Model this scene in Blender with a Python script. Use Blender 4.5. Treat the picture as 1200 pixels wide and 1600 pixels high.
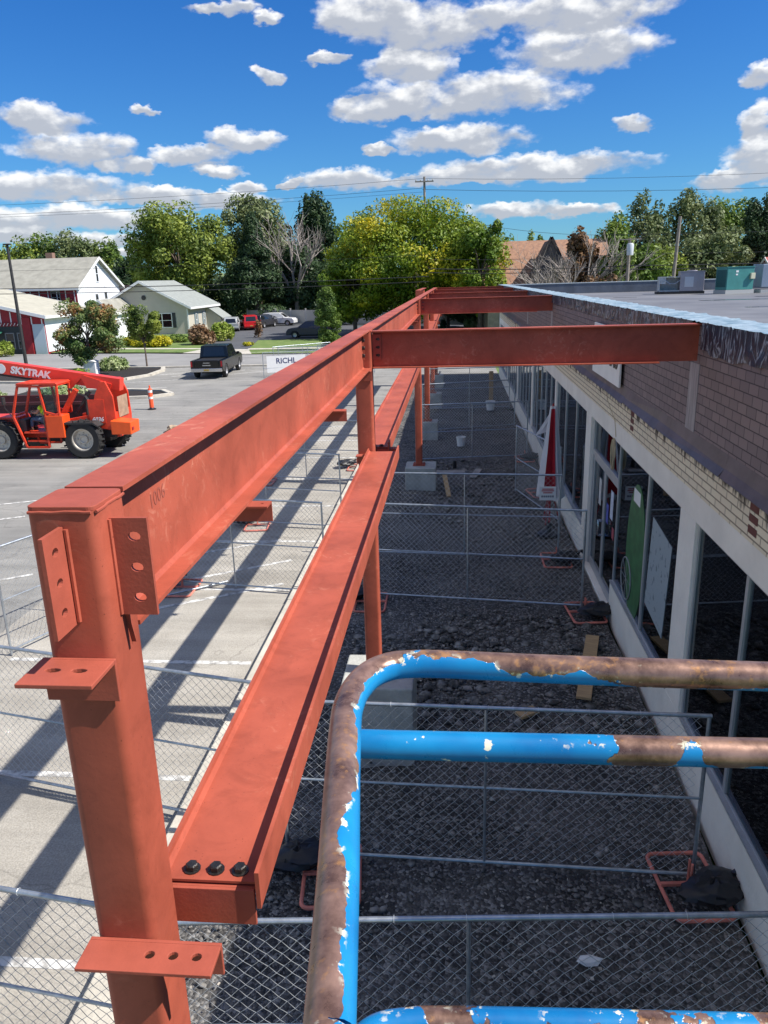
import bpy, bmesh, math, random
from math import radians as RAD, sin, cos, pi, atan2, asin, degrees, sqrt
from mathutils import Vector, Matrix, Euler
import numpy as np
random.seed(7); RNG=np.random.default_rng(11)
for o in list(bpy.data.objects): bpy.data.objects.remove(o)
sc=bpy.context.scene; COL=sc.collection
# ---------------------------------------------------------------- camera
CH=5.6                                   # eye height above the dug-out gravel
FPX=1202.0
_Y=Vector((110.,-368.,FPX)); _dyv=-(_Y.x*115+FPX*FPX)/_Y.y
_D=Vector((115.,_dyv,FPX)); _Y.normalize(); _D.normalize(); _X=_D.cross(_Y)
RW=Matrix((_X,_Y,-_D))                   # photo-camera coords (x right, y down, z forward) -> world
def pray(x,y): return RW@Vector((x-600,y-800,FPX))
cam=bpy.data.cameras.new('camera'); cam.sensor_fit='HORIZONTAL'; cam.sensor_width=36; cam.lens=36*FPX/1200
cam.clip_start=.05; cam.clip_end=3000
co=bpy.data.objects.new('camera',cam); COL.objects.link(co)
m=Matrix.Identity(4)
for i in range(3):
    m[i][0]=RW[i][0]; m[i][1]=-RW[i][1]; m[i][2]=-RW[i][2]
m[0][3],m[1][3],m[2][3]=0,0,CH
co.matrix_world=m; sc.camera=co
# ---------------------------------------------------------------- sun, sky with clouds, exposure
SUN=Vector((1,-.15,1.14)).normalized()
L=bpy.data.lights.new('sun','SUN'); L.energy=5.0; L.angle=RAD(.5); L.color=(1,.95,.88)
lo=bpy.data.objects.new('sun',L); COL.objects.link(lo); lo.rotation_euler=(-SUN).to_track_quat('-Z','Y').to_euler(); lo.location=(20,-5,40)
sc.view_settings.view_transform='Standard'; sc.view_settings.look='None'; sc.view_settings.exposure=0.52; sc.view_settings.gamma=1
w=bpy.data.worlds.new('World'); sc.world=w; w.use_nodes=True; nt=w.node_tree; nt.nodes.clear()
def N(t,**k):
    n=nt.nodes.new(t)
    for a,b in k.items(): setattr(n,a,b)
    return n
def lk(a,b): nt.links.new(a,b)
def MA(op,a,b=None,c=None,clamp=False):
    n=N('ShaderNodeMath',operation=op); n.use_clamp=clamp
    for i,v in enumerate((a,b,c)):
        if v is None: continue
        if isinstance(v,(int,float)): n.inputs[i].default_value=v
        else: lk(v,n.inputs[i])
    return n.outputs[0]
def VM(op,a,b=None,s=None,out=0):
    n=N('ShaderNodeVectorMath',operation=op)
    for i,v in enumerate((a,b)):
        if v is None: continue
        if isinstance(v,(tuple,list)): n.inputs[i].default_value=v
        else: lk(v,n.inputs[i])
    if s is not None:
        if isinstance(s,(int,float)): n.inputs['Scale'].default_value=s
        else: lk(s,n.inputs['Scale'])
    return n.outputs[out]
sky=N('ShaderNodeTexSky',sky_type='NISHITA'); sky.sun_disc=False
sky.sun_elevation=asin(SUN.z); sky.sun_rotation=atan2(SUN.x,SUN.y); sky.altitude=300; sky.air_density=1.0; sky.dust_density=.25; sky.ozone_density=3.2
tc=N('ShaderNodeTexCoord'); sp=N('ShaderNodeSeparateXYZ'); lk(tc.outputs['Generated'],sp.inputs[0])
az=MA('MULTIPLY',MA('ARCTAN2',sp.outputs[0],sp.outputs[1]),57.2958)
el=MA('MULTIPLY',MA('ARCSINE',sp.outputs[2]),57.2958)
cb=N('ShaderNodeCombineXYZ'); lk(az,cb.inputs[0]); lk(el,cb.inputs[1])
P0=cb.outputs[0]
def noise(vec,scale,detail=6,rough=.55):
    n=N('ShaderNodeTexNoise'); n.inputs['Scale'].default_value=scale; n.inputs['Detail'].default_value=detail; n.inputs['Roughness'].default_value=rough
    lk(vec,n.inputs['Vector']); return n
Ps=VM('MULTIPLY',P0,(1,1.7,1))
nw=noise(Ps,.35,3)
nw2=noise(Ps,1.3,4)
P=VM('ADD',VM('ADD',P0,VM('MULTIPLY',VM('SUBTRACT',nw.outputs['Color'],(.5,.5,.5)),(3.4,1.2,0))),VM('MULTIPLY',VM('SUBTRACT',nw2.outputs['Color'],(.5,.5,.5)),(1.1,.8,0)))
CL=[(560,20,80,38),(665,42,125,48),(900,14,170,36),(905,78,135,40),(640,105,80,24),(725,150,190,36),(590,172,85,22),
(715,218,118,24),(830,262,195,24),(690,280,90,13),(800,325,80,14),(900,330,60,12),(990,192,34,16),(1190,118,38,22),(1185,190,36,34),(1185,250,66,40),(1120,285,60,18),
(70,184,84,24),(110,232,98,32),(205,258,36,15),(300,245,68,17),(378,220,62,21),(345,266,42,10),(80,292,150,26),(250,305,90,16),(330,312,120,16),(110,342,200,22),(30,366,80,14),(150,375,90,12),
(225,172,23,10),(418,118,23,14),(505,90,30,11),(345,12,52,13),(412,28,26,11),(540,280,92,20),(455,286,13,9),(588,232,24,9),(388,290,36,10),(190,395,60,10)]
acc=None; accw=None
def dirpx(x,y):
    d=pray(x,y).normalized(); return degrees(atan2(d.x,d.y)),degrees(asin(d.z))
added_clouds=[(60,14,16,5),(95,10,18,4),(140,18,22,6),(0,78,400,16),(-30,62,40,9),(-62,20,26,12),(-100,24,34,16),(-145,24,30,14),(60,45,14,8),(-60,55,34,14),(-130,58,40,14),(150,50,20,10)]  # unseen clouds added out of view to whiten and brighten the ambient light
for c in CL+added_clouds:
    if len(c)==4 and c in added_clouds: u,v,a,b=c
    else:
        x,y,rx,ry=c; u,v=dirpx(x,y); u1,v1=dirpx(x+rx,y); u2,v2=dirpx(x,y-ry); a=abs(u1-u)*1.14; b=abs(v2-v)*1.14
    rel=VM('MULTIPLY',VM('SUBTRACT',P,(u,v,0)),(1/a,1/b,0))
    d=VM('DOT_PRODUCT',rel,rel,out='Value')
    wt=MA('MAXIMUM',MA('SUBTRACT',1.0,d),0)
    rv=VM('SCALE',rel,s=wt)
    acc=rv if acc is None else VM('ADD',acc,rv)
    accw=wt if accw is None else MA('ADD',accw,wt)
relh=N('ShaderNodeSeparateXYZ'); lk(acc,relh.inputs[0])
hrel=MA('DIVIDE',relh.outputs[1],MA('ADD',accw,.08))
n1=noise(Ps,.42,9,.55); n2=noise(VM('ADD',Ps,(0.4,.9,0)),.42,4,.45)
fld=MA('MINIMUM',MA('MULTIPLY',accw,1.55),1.15)
den=MA('ADD',fld,MA('MULTIPLY',MA('SUBTRACT',n1.outputs[0],.52),2.4))
mr=N('ShaderNodeMapRange',interpolation_type='SMOOTHSTEP'); mr.inputs[1].default_value=.12; mr.inputs[2].default_value=1.12; lk(den,mr.inputs[0])
gate=MA('MULTIPLY',accw,9,clamp=True)
mask=MA('MULTIPLY',MA('MULTIPLY',mr.outputs[0],gate),.94)
lit=MA('ADD',MA('MULTIPLY',hrel,1.25),MA('MULTIPLY',MA('SUBTRACT',n2.outputs[0],n1.outputs[0]),-3.2))
thick=MA('MULTIPLY',MA('SUBTRACT',fld,.45),-.8)
sh=N('ShaderNodeMapRange',interpolation_type='SMOOTHSTEP'); sh.inputs[1].default_value=-.75; sh.inputs[2].default_value=.6; lk(MA('ADD',lit,thick),sh.inputs[0])
cc=N('ShaderNodeMix',data_type='RGBA'); lk(sh.outputs[0],cc.inputs[0]); cc.inputs[6].default_value=(4.9,5.2,5.8,1); cc.inputs[7].default_value=(10.4,10.4,10.3,1)
sk=N('ShaderNodeMix',data_type='RGBA',blend_type='MULTIPLY'); sk.inputs[0].default_value=1; lk(sky.outputs[0],sk.inputs[6]); 
tg=N('ShaderNodeMapRange'); tg.inputs[1].default_value=2; tg.inputs[2].default_value=22; lk(el,tg.inputs[0])
tm=N('ShaderNodeMix',data_type='RGBA'); lk(tg.outputs[0],tm.inputs[0]); tm.inputs[6].default_value=(.40,.80,1.12,1); tm.inputs[7].default_value=(.17,.66,1.32,1); lk(tm.outputs[2],sk.inputs[7])
mx=N('ShaderNodeMix',data_type='RGBA'); lk(mask,mx.inputs[0]); lk(sk.outputs[2],mx.inputs[6]); lk(cc.outputs[2],mx.inputs[7])
bg=N('ShaderNodeBackground'); bg.inputs[1].default_value=.075; lk(mx.outputs[2],bg.inputs[0])
wo=N('ShaderNodeOutputWorld'); lk(bg.outputs[0],wo.inputs[0])
# ---------------------------------------------------------------- helpers
def hit(x,y,axis,val):
    d=pray(x,y); o=Vector((0,0,CH)); t=(val-o[axis])/d[axis]; return o+d*t
def gp(x,y,z=0): return hit(x,y,2,z)
MATS={}
def M(name,col,rough=.6,metal=0,var=.0,vs=3.,bump=0.,bs=40.,col2=None,spec=.5,fn=None,coords='Object',mscale=(1,1,1),detail=6,lo=.35,hi=.65):
    if name in MATS: return MATS[name]
    m=bpy.data.materials.new(name); m.use_nodes=True; t=m.node_tree; b=t.nodes['Principled BSDF']
    b.inputs['Roughness'].default_value=rough; b.inputs['Metallic'].default_value=metal; b.inputs['Specular IOR Level'].default_value=spec
    b.inputs['Base Color'].default_value=(*col,1)
    tc=t.nodes.new('ShaderNodeTexCoord'); mp=t.nodes.new('ShaderNodeMapping'); mp.inputs['Scale'].default_value=mscale
    t.links.new(tc.outputs[coords],mp.inputs[0])
    if col2 is not None or var:
        n=t.nodes.new('ShaderNodeTexNoise'); n.inputs['Scale'].default_value=vs; n.inputs['Detail'].default_value=detail; n.inputs['Roughness'].default_value=.6; t.links.new(mp.outputs[0],n.inputs['Vector'])
        r=t.nodes.new('ShaderNodeMapRange'); r.inputs[1].default_value=lo; r.inputs[2].default_value=hi; t.links.new(n.outputs[0],r.inputs[0])
        x=t.nodes.new('ShaderNodeMix'); x.data_type='RGBA'; t.links.new(r.outputs[0],x.inputs[0])
        if col2 is None:
            x.inputs[6].default_value=(*[c*(1-var) for c in col],1); x.inputs[7].default_value=(*[min(1,c*(1+var)) for c in col],1)
        else: x.inputs[6].default_value=(*col,1); x.inputs[7].default_value=(*col2,1)
        t.links.new(x.outputs[2],b.inputs['Base Color'])
    if bump:
        n=t.nodes.new('ShaderNodeTexNoise'); n.inputs['Scale'].default_value=bs; n.inputs['Detail'].default_value=4; t.links.new(mp.outputs[0],n.inputs['Vector'])
        bp=t.nodes.new('ShaderNodeBump'); bp.inputs['Strength'].default_value=bump; bp.inputs['Distance'].default_value=.02; t.links.new(n.outputs[0],bp.inputs['Height']); t.links.new(bp.outputs[0],b.inputs['Normal'])
    if fn: fn(t,b,mp)
    MATS[name]=m; return m
class MB:
    def __init__(s): s.v=[]; s.f=[]; s.org=Vector((0,0,0)); s.T=None
    def _add(s,vs,fs):
        o=len(s.v)
        if s.T is not None: vs=[s.T@Vector(v) for v in vs]
        s.v+= [tuple(v) for v in vs]; s.f+=[tuple(i+o for i in f) for f in fs]; return s
    def box(s,x0,x1,y0,y1,z0,z1):
        if x0>x1:x0,x1=x1,x0
        if y0>y1:y0,y1=y1,y0
        if z0>z1:z0,z1=z1,z0
        return s._add([(x0,y0,z0),(x1,y0,z0),(x1,y1,z0),(x0,y1,z0),(x0,y0,z1),(x1,y0,z1),(x1,y1,z1),(x0,y1,z1)],
            [(3,2,1,0),(4,5,6,7),(0,1,5,4),(1,2,6,5),(2,3,7,6),(3,0,4,7)])
    def obox(s,c,size,rot=(0,0,0)):
        R=Euler(rot).to_matrix(); c=Vector(c); h=Vector(size)/2
        vs=[c+R@Vector((sx*h.x,sy*h.y,sz*h.z)) for sz in(-1,1) for sx,sy in((-1,-1),(1,-1),(1,1),(-1,1))]
        return s._add(vs,[(3,2,1,0),(4,5,6,7),(0,1,5,4),(1,2,6,5),(2,3,7,6),(3,0,4,7)])
    def beam(s,a,b,w,h):       # rectangular bar a->b
        a=Vector(a);b=Vector(b);d=(b-a); L=d.length; q=d.to_track_quat('Y','Z').to_matrix()
        vs=[a+q@Vector((sx*w/2,yy,sz*h/2)) for yy in(0,L) for sx,sz in((-1,-1),(1,-1),(1,1),(-1,1))]
        return s._add(vs,[(0,1,2,3),(7,6,5,4),(0,4,5,1),(1,5,6,2),(2,6,7,3),(3,7,4,0)])
    def tube(s,pts,r,n=8,closed=False,caps=True):
        pts=[Vector(p) for p in pts]; m=len(pts); rr=r if isinstance(r,(list,tuple)) else [r]*m
        T=[]
        for i in range(m):
            a=pts[(i-1)%m] if (closed or i>0) else pts[i]; b=pts[(i+1)%m] if (closed or i<m-1) else pts[i]
            T.append((b-a).normalized())
        up=Vector((0,0,1)) if abs(T[0].z)<.9 else Vector((1,0,0))
        nrm=(up-T[0]*up.dot(T[0])).normalized(); vs=[]
        for i in range(m):
            nrm=(nrm-T[i]*nrm.dot(T[i])); nrm=nrm.normalized() if nrm.length>1e-6 else Vector((1,0,0)); bn=T[i].cross(nrm)
            for k in range(n):
                a=2*pi*k/n; vs.append(pts[i]+(nrm*cos(a)+bn*sin(a))*rr[i])
        fs=[]; q=m if closed else m-1
        for i in range(q):
            j=(i+1)%m
            for k in range(n): fs.append((i*n+k,i*n+(k+1)%n,j*n+(k+1)%n,j*n+k))
        if caps and not closed: fs+= [tuple(range(n-1,-1,-1)),tuple(range((m-1)*n,m*n))]
        return s._add(vs,fs)
    def cyl(s,a,b,r,r2=None,n=16): return s.tube([a,b],[r,r if r2 is None else r2],n)
    def prism(s,out,ax,a,b):   # outline (2D) extruded along axis ax from a to b
        n=len(out)
        def P3(u,v,t): return {'x':(t,u,v),'y':(u,t,v),'z':(u,v,t)}[ax]
        ar=sum(out[i][0]*out[(i+1)%n][1]-out[(i+1)%n][0]*out[i][1] for i in range(n))
        if (ar<0): out=out[::-1]
        vs=[P3(u,v,a) for u,v in out]+[P3(u,v,b) for u,v in out]
        fs=[tuple(range(n-1,-1,-1)),tuple(range(n,2*n))]+[(i,(i+1)%n,n+(i+1)%n,n+i) for i in range(n)]
        if ax=='y': fs=[f[::-1] for f in fs]
        if b<a: fs=[f[::-1] for f in fs]
        return s._add(vs,fs)
    def quad(s,*p): return s._add(p,[tuple(range(len(p)))])
    def lathe(s,prof,c,ax='z',n=24):
        vs=[];k=len(prof)
        for i in range(n):
            a=2*pi*i/n
            for r,h in prof:
                if ax=='z': p=(c[0]+r*cos(a),c[1]+r*sin(a),c[2]+h)
                elif ax=='y': p=(c[0]+r*cos(a),c[1]+h,c[2]+r*sin(a))
                else: p=(c[0]+h,c[1]+r*cos(a),c[2]+r*sin(a))
                vs.append(p)
        fs=[(i*k+j,((i+1)%n)*k+j,((i+1)%n)*k+j+1,i*k+j+1) for i in range(n) for j in range(k-1)]
        if ax=='y': fs=[f[::-1] for f in fs]
        return s._add(vs,fs)
    def blob(s,c,r,seed=0,sub=1,jit=.2):
        rd=random.Random(seed); bm=bmesh.new(); bmesh.ops.create_icosphere(bm,subdivisions=sub,radius=1)
        vs=[]
        for v in bm.verts:
            k=1+rd.uniform(-jit,jit); vs.append((c[0]+v.co.x*r[0]*k,c[1]+v.co.y*r[1]*k,c[2]+v.co.z*r[2]*k))
        fs=[tuple(x.index for x in f.verts) for f in bm.faces]; bm.free(); return s._add(vs,fs)
def mesh_from(name,v,f):
    me=bpy.data.meshes.new(name); me.from_pydata(v,[],f); me.update(); return me
def part(mb,name,mat,parent=None,bevel=0,smooth=False,loc=None,rz=0,rot=None,label=None):
    off=Vector((0,0,0))
    if parent is not None and mb.org=='world':
        pr=parent
        while pr is not None: off+=pr.location; pr=pr.parent
    v=[tuple(Vector(p)-off) for p in mb.v] if off.length else mb.v
    me=mesh_from(name,v,mb.f); me.materials.append(mat)
    if smooth:
        me.polygons.foreach_set('use_smooth',[True]*len(me.polygons))
        try: me.set_sharp_from_angle(angle=RAD(40))
        except Exception: pass
    o=bpy.data.objects.new(name,me); COL.objects.link(o); o.parent=parent
    if loc is not None: o.location=loc
    if rz: o.rotation_euler[2]=rz
    if rot: o.rotation_euler=rot
    if bevel:
        b=o.modifiers.new('bevel','BEVEL'); b.width=bevel; b.segments=2; b.limit_method='ANGLE'; b.angle_limit=RAD(50)
    if label: o['label']=label
    return o
def W(): 
    m=MB(); m.org='world'; return m
def thing(name,label,cat,loc=(0,0,0),rz=0,group=None):
    o=bpy.data.objects.new(name,None); COL.objects.link(o); o.location=loc; o.rotation_euler=(0,0,rz); o.empty_display_size=.2
    o['label']=label; o['category']=cat
    if group: o['group']=group
    return o
def tag(o,label,cat,group=None,kind=None):
    o['label']=label; o['category']=cat
    if group: o['group']=group
    if kind: o['kind']=kind
    return o
def struct(mb,name,mat,**k):
    o=part(mb,name,mat,**k); o['kind']='structure'; return o
def dup(root,loc,rz=0,label=None):
    r=root.copy(); COL.objects.link(r); r.location=loc; r.rotation_euler=(0,0,rz)
    if label: r['label']=label
    for ch in list(root.children):
        c=ch.copy(); COL.objects.link(c); c.parent=r
        for g in list(ch.children):
            d=g.copy(); COL.objects.link(d); d.parent=c
    return r
def text_mb(txt,size,extr=.004,bold=0.0,shear=0.0,font=None):
    cu=bpy.data.curves.new('t','FONT'); cu.body=txt; cu.size=size; cu.extrude=extr; cu.offset=bold; cu.shear=shear; cu.align_x='CENTER'; cu.align_y='CENTER'; cu.resolution_u=3
    ob=bpy.data.objects.new('t',cu); COL.objects.link(ob); dg=bpy.context.evaluated_depsgraph_get(); me=ob.evaluated_get(dg).to_mesh()
    mb=MB(); mb.v=[tuple(v.co) for v in me.vertices]; mb.f=[tuple(p.vertices) for p in me.polygons]
    ob.evaluated_get(dg).to_mesh_clear(); bpy.data.objects.remove(ob); return mb
def xf(mb,mat4):
    mb.v=[tuple(mat4@Vector(v)) for v in mb.v]; return mb
# ---------------------------------------------------------------- materials
def scuffs(t,b,mp):     # pale chalky scuffs and drill dust on primer
    lnk=b.inputs['Base Color'].links[0].from_socket
    n=t.nodes.new('ShaderNodeTexNoise'); n.inputs['Scale'].default_value=9; n.inputs['Detail'].default_value=8; n.inputs['Distortion'].default_value=2.2; n.inputs['Roughness'].default_value=.7; t.links.new(mp.outputs[0],n.inputs[0])
    n2=t.nodes.new('ShaderNodeTexNoise'); n2.inputs['Scale'].default_value=1.6; n2.inputs['Detail'].default_value=2; t.links.new(mp.outputs[0],n2.inputs[0])
    r=t.nodes.new('ShaderNodeMapRange'); r.inputs[1].default_value=.54; r.inputs[2].default_value=.66; t.links.new(n.outputs[0],r.inputs[0])
    r2=t.nodes.new('ShaderNodeMapRange'); r2.inputs[1].default_value=.5; r2.inputs[2].default_value=.62; r2.inputs[4].default_value=.55; t.links.new(n2.outputs[0],r2.inputs[0])
    mu=t.nodes.new('ShaderNodeMath'); mu.operation='MULTIPLY'; t.links.new(r.outputs[0],mu.inputs[0]); t.links.new(r2.outputs[0],mu.inputs[1])
    x=t.nodes.new('ShaderNodeMix'); x.data_type='RGBA'; t.links.new(mu.outputs[0],x.inputs[0]); t.links.new(lnk,x.inputs[6]); x.inputs[7].default_value=(.62,.26,.17,1)
    g1=t.nodes.new('ShaderNodeTexNoise'); g1.inputs['Scale'].default_value=5.5; g1.inputs['Detail'].default_value=9; g1.inputs['Roughness'].default_value=.72; g1.inputs['Distortion'].default_value=.8; t.links.new(mp.outputs[0],g1.inputs[0])
    g2=t.nodes.new('ShaderNodeMapRange'); g2.inputs[1].default_value=.36; g2.inputs[2].default_value=.52; g2.inputs[3].default_value=.86; g2.inputs[4].default_value=1.03; t.links.new(g1.outputs[0],g2.inputs[0])
    gm=t.nodes.new('ShaderNodeMix'); gm.data_type='RGBA'; gm.blend_type='MULTIPLY'; gm.inputs[0].default_value=1; t.links.new(x.outputs[2],gm.inputs[6]); t.links.new(g2.outputs[0],gm.inputs[7])
    sp_=t.nodes.new('ShaderNodeTexNoise'); sp_.inputs['Scale'].default_value=130; sp_.inputs['Detail'].default_value=2; t.links.new(mp.outputs[0],sp_.inputs[0])
    s2=t.nodes.new('ShaderNodeMapRange'); s2.inputs[1].default_value=.70; s2.inputs[2].default_value=.74; s2.inputs[4].default_value=.7; t.links.new(sp_.outputs[0],s2.inputs[0])
    sm=t.nodes.new('ShaderNodeMix'); sm.data_type='RGBA'; t.links.new(s2.outputs[0],sm.inputs[0]); t.links.new(gm.outputs[2],sm.inputs[6]); sm.inputs[7].default_value=(.10,.03,.02,1)
    t.links.new(sm.outputs[2],b.inputs['Base Color'])
    rr=t.nodes.new('ShaderNodeMapRange'); rr.inputs[3].default_value=.38; rr.inputs[4].default_value=.6; t.links.new(n2.outputs[0],rr.inputs[0]); t.links.new(rr.outputs[0],b.inputs['Roughness'])
m_primer=M('red_primer_steel',(.385,.09,.053),.55,var=.18,vs=1.7,bump=.03,bs=70,spec=.2,fn=scuffs)
m_primerd=M('red_primer_plate',(.37,.088,.055),.55,var=.12,vs=6,bump=.05,bs=90,spec=.2)
m_bolt=M('blackened_bolt',(.07,.065,.06),.35,.8,var=.3,vs=30,bump=.3,bs=200)
m_galv=M('galvanised_steel',(.42,.46,.5),.38,.75,var=.2,vs=12,bump=.1,bs=90)
m_wire=M('galvanised_wire',(.6,.63,.66),.45,.4)
m_redbase=M('faded_red_tube',(.62,.19,.14),.5,var=.25,vs=8)
m_black=M('black_plastic',(.015,.015,.018),.45,bump=.3,bs=8)
m_conc=M('pier_concrete',(.42,.42,.38),.85,var=.18,vs=3,bump=.4,bs=30)
def chipf(zb,xb,gx,off,th=.6):
  def chips(t,b,mp):
    def mth(op,a,c=None,d=None):
        n=t.nodes.new('ShaderNodeMath'); n.operation=op
        for i,v in enumerate((a,c,d)):
            if v is None: continue
            if isinstance(v,(int,float)): n.inputs[i].default_value=v
            else: t.links.new(v,n.inputs[i])
        return n.outputs[0]
    def nz(s,d,r=.55,off=(0,0,0)):
        m2=t.nodes.new('ShaderNodeMapping'); m2.inputs['Location'].default_value=off; t.links.new(mp.outputs[0],m2.inputs[0])
        n=t.nodes.new('ShaderNodeTexNoise'); n.inputs['Scale'].default_value=s; n.inputs['Detail'].default_value=d; n.inputs['Roughness'].default_value=r; t.links.new(m2.outputs[0],n.inputs[0]); return n.outputs[0]
    def mr(v,a,c,o0=0,o1=1):
        r=t.nodes.new('ShaderNodeMapRange'); r.inputs[1].default_value=a; r.inputs[2].default_value=c; r.inputs[3].default_value=o0; r.inputs[4].default_value=o1; t.links.new(v,r.inputs[0]); return r.outputs[0]
    geo=t.nodes.new('ShaderNodeNewGeometry'); sp=t.nodes.new('ShaderNodeSeparateXYZ'); t.links.new(geo.outputs['Normal'],sp.inputs[0])
    ob=t.nodes.new('ShaderNodeSeparateXYZ'); t.links.new(mp.outputs[0],ob.inputs[0])
    a=mth('ADD',nz(8,4,.5,(off,0,0)),mth('MULTIPLY',nz(40,4,.6),.10))
    a=mth('MULTIPLY_ADD',sp.outputs[2],zb,a); a=mth('MULTIPLY_ADD',sp.outputs[0],xb,a); a=mth('MULTIPLY_ADD',ob.outputs[0],gx,a)
    bare=mr(a,th,th+.006); edge=mr(a,th-.05,th); edge2=mr(a,th,th+.06,1,0)
    fl=mr(nz(60,4,.6),.585,.62)
    t4=nz(22,8,.65); t5=nz(7,4,.5,(3,1,0))
    br=t.nodes.new('ShaderNodeMix'); br.data_type='RGBA'; br.inputs[6].default_value=(.06,.028,.022,1); br.inputs[7].default_value=(.42,.25,.18,1)
    t.links.new(mr(mth('ADD',t4,mth('MULTIPLY',t5,.6)),.6,1.0),br.inputs[0])
    rust=t.nodes.new('ShaderNodeMix'); rust.data_type='RGBA'; t.links.new(mr(mth('ADD',mth('MULTIPLY',nz(11,5,.6,(0,4,0)),.5),mth('MULTIPLY',nz(90,3,.6),.5)),.54,.62,0,.55),rust.inputs[0]); t.links.new(br.outputs[2],rust.inputs[6]); rust.inputs[7].default_value=(.62,.30,.10,1)
    x=t.nodes.new('ShaderNodeMix'); x.data_type='RGBA'; t.links.new(bare,x.inputs[0]); t.links.new(rust.outputs[2],x.inputs[7])
    bl=t.nodes.new('ShaderNodeMix'); bl.data_type='RGBA'; bl.inputs[6].default_value=(.006,.13,.34,1); bl.inputs[7].default_value=(.012,.24,.50,1); t.links.new(mr(t5,.35,.65),bl.inputs[0]); t.links.new(bl.outputs[2],x.inputs[6])
    sp2=mr(nz(26,5,.55,(7,2,off)),.655,.672); em=mth('MAXIMUM',mth('MULTIPLY',mth('MULTIPLY',edge,edge2),fl),mth('MULTIPLY',sp2,mth('SUBTRACT',1,bare)))
    y=t.nodes.new('ShaderNodeMix'); y.data_type='RGBA'; t.links.new(em,y.inputs[0]); t.links.new(x.outputs[2],y.inputs[6]); y.inputs[7].default_value=(.75,.70,.52,1)
    t.links.new(y.outputs[2],b.inputs['Base Color'])
    t.links.new(mth('MULTIPLY',bare,.45),b.inputs['Metallic'])
    t.links.new(mr(t4,.3,.7,.22,.42),b.inputs['Roughness'])
    h=mth('ADD',mth('MULTIPLY',bare,-1),mth('MULTIPLY',t4,.35))
    bp=t.nodes.new('ShaderNodeBump'); bp.inputs['Strength'].default_value=.6; bp.inputs['Distance'].default_value=.0012; t.links.new(h,bp.inputs['Height']); t.links.new(bp.outputs[0],b.inputs['Normal'])
  return chips
m_rail=M('chipped_blue_paint',(.01,.25,.55),.36,fn=chipf(.15,-.10,.10,0,.555))
m_rail2=M('chipped_blue_paint_second',(.01,.25,.55),.36,fn=chipf(.07,0,.60,5,.69))
m_rail3=M('chipped_blue_paint_low',(.01,.25,.55),.36,fn=chipf(.03,0,0,2))
def asphalt(t,b,mp):
    lnk=b.inputs['Base Color'].links[0].from_socket
    n=t.nodes.new('ShaderNodeTexNoise'); n.inputs['Scale'].default_value=55; n.inputs['Detail'].default_value=3; t.links.new(mp.outputs[0],n.inputs[0])
    r=t.nodes.new('ShaderNodeMapRange'); r.inputs[1].default_value=.3; r.inputs[2].default_value=.7; r.inputs[3].default_value=.78; r.inputs[4].default_value=1.2; t.links.new(n.outputs[0],r.inputs[0])
    x=t.nodes.new('ShaderNodeMix'); x.data_type='RGBA'; x.blend_type='MULTIPLY'; x.inputs[0].default_value=1; t.links.new(lnk,x.inputs[6]); t.links.new(r.outputs[0],x.inputs[7])
    # dark fine cracks
    nd=t.nodes.new('ShaderNodeTexNoise'); nd.inputs['Scale'].default_value=.9; nd.inputs['Detail'].default_value=4; t.links.new(mp.outputs[0],nd.inputs[0])
    vv=t.nodes.new('ShaderNodeVectorMath'); vv.operation='MULTIPLY_ADD'; vv.inputs[1].default_value=(2.4,2.4,0); t.links.new(nd.outputs['Color'],vv.inputs[0]); t.links.new(mp.outputs[0],vv.inputs[2])
    vo=t.nodes.new('ShaderNodeTexVoronoi'); vo.feature='DISTANCE_TO_EDGE'; vo.inputs['Scale'].default_value=.22; t.links.new(vv.outputs[0],vo.inputs[0])
    rc=t.nodes.new('ShaderNodeMapRange'); rc.inputs[1].default_value=.002; rc.inputs[2].default_value=.006; rc.inputs[3].default_value=.8; rc.inputs[4].default_value=1; t.links.new(vo.outputs[0],rc.inputs[0])
    y=t.nodes.new('ShaderNodeMix'); y.data_type='RGBA'; y.blend_type='MULTIPLY'; y.inputs[0].default_value=1; t.links.new(x.outputs[2],y.inputs[6]); t.links.new(rc.outputs[0],y.inputs[7])
    ns=t.nodes.new('ShaderNodeTexNoise'); ns.inputs['Scale'].default_value=.75; ns.inputs['Detail'].default_value=8; ns.inputs['Roughness'].default_value=.65; t.links.new(mp.outputs[0],ns.inputs[0])
    rs=t.nodes.new('ShaderNodeMapRange'); rs.inputs[1].default_value=.56; rs.inputs[2].default_value=.72; rs.inputs[3].default_value=1; rs.inputs[4].default_value=.66; t.links.new(ns.outputs[0],rs.inputs[0])
    ms=t.nodes.new('ShaderNodeMapping'); ms.inputs['Scale'].default_value=(.25,3.5,1); ms.inputs['Rotation'].default_value=(0,0,1.2); t.links.new(mp.outputs[0],ms.inputs[0]); nt2=t.nodes.new('ShaderNodeTexNoise'); nt2.inputs['Scale'].default_value=.8; nt2.inputs['Detail'].default_value=5; t.links.new(ms.outputs[0],nt2.inputs[0])
    rt=t.nodes.new('ShaderNodeMapRange'); rt.inputs[1].default_value=.35; rt.inputs[2].default_value=.65; rt.inputs[3].default_value=.86; rt.inputs[4].default_value=1.08; t.links.new(nt2.outputs[0],rt.inputs[0])
    mq=t.nodes.new('ShaderNodeMath'); mq.operation='MULTIPLY'; t.links.new(rs.outputs[0],mq.inputs[0]); t.links.new(rt.outputs[0],mq.inputs[1])
    z=t.nodes.new('ShaderNodeMix'); z.data_type='RGBA'; z.blend_type='MULTIPLY'; z.inputs[0].default_value=1; t.links.new(y.outputs[2],z.inputs[6]); t.links.new(mq.outputs[0],z.inputs[7])
    t.links.new(z.outputs[2],b.inputs['Base Color'])
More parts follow.
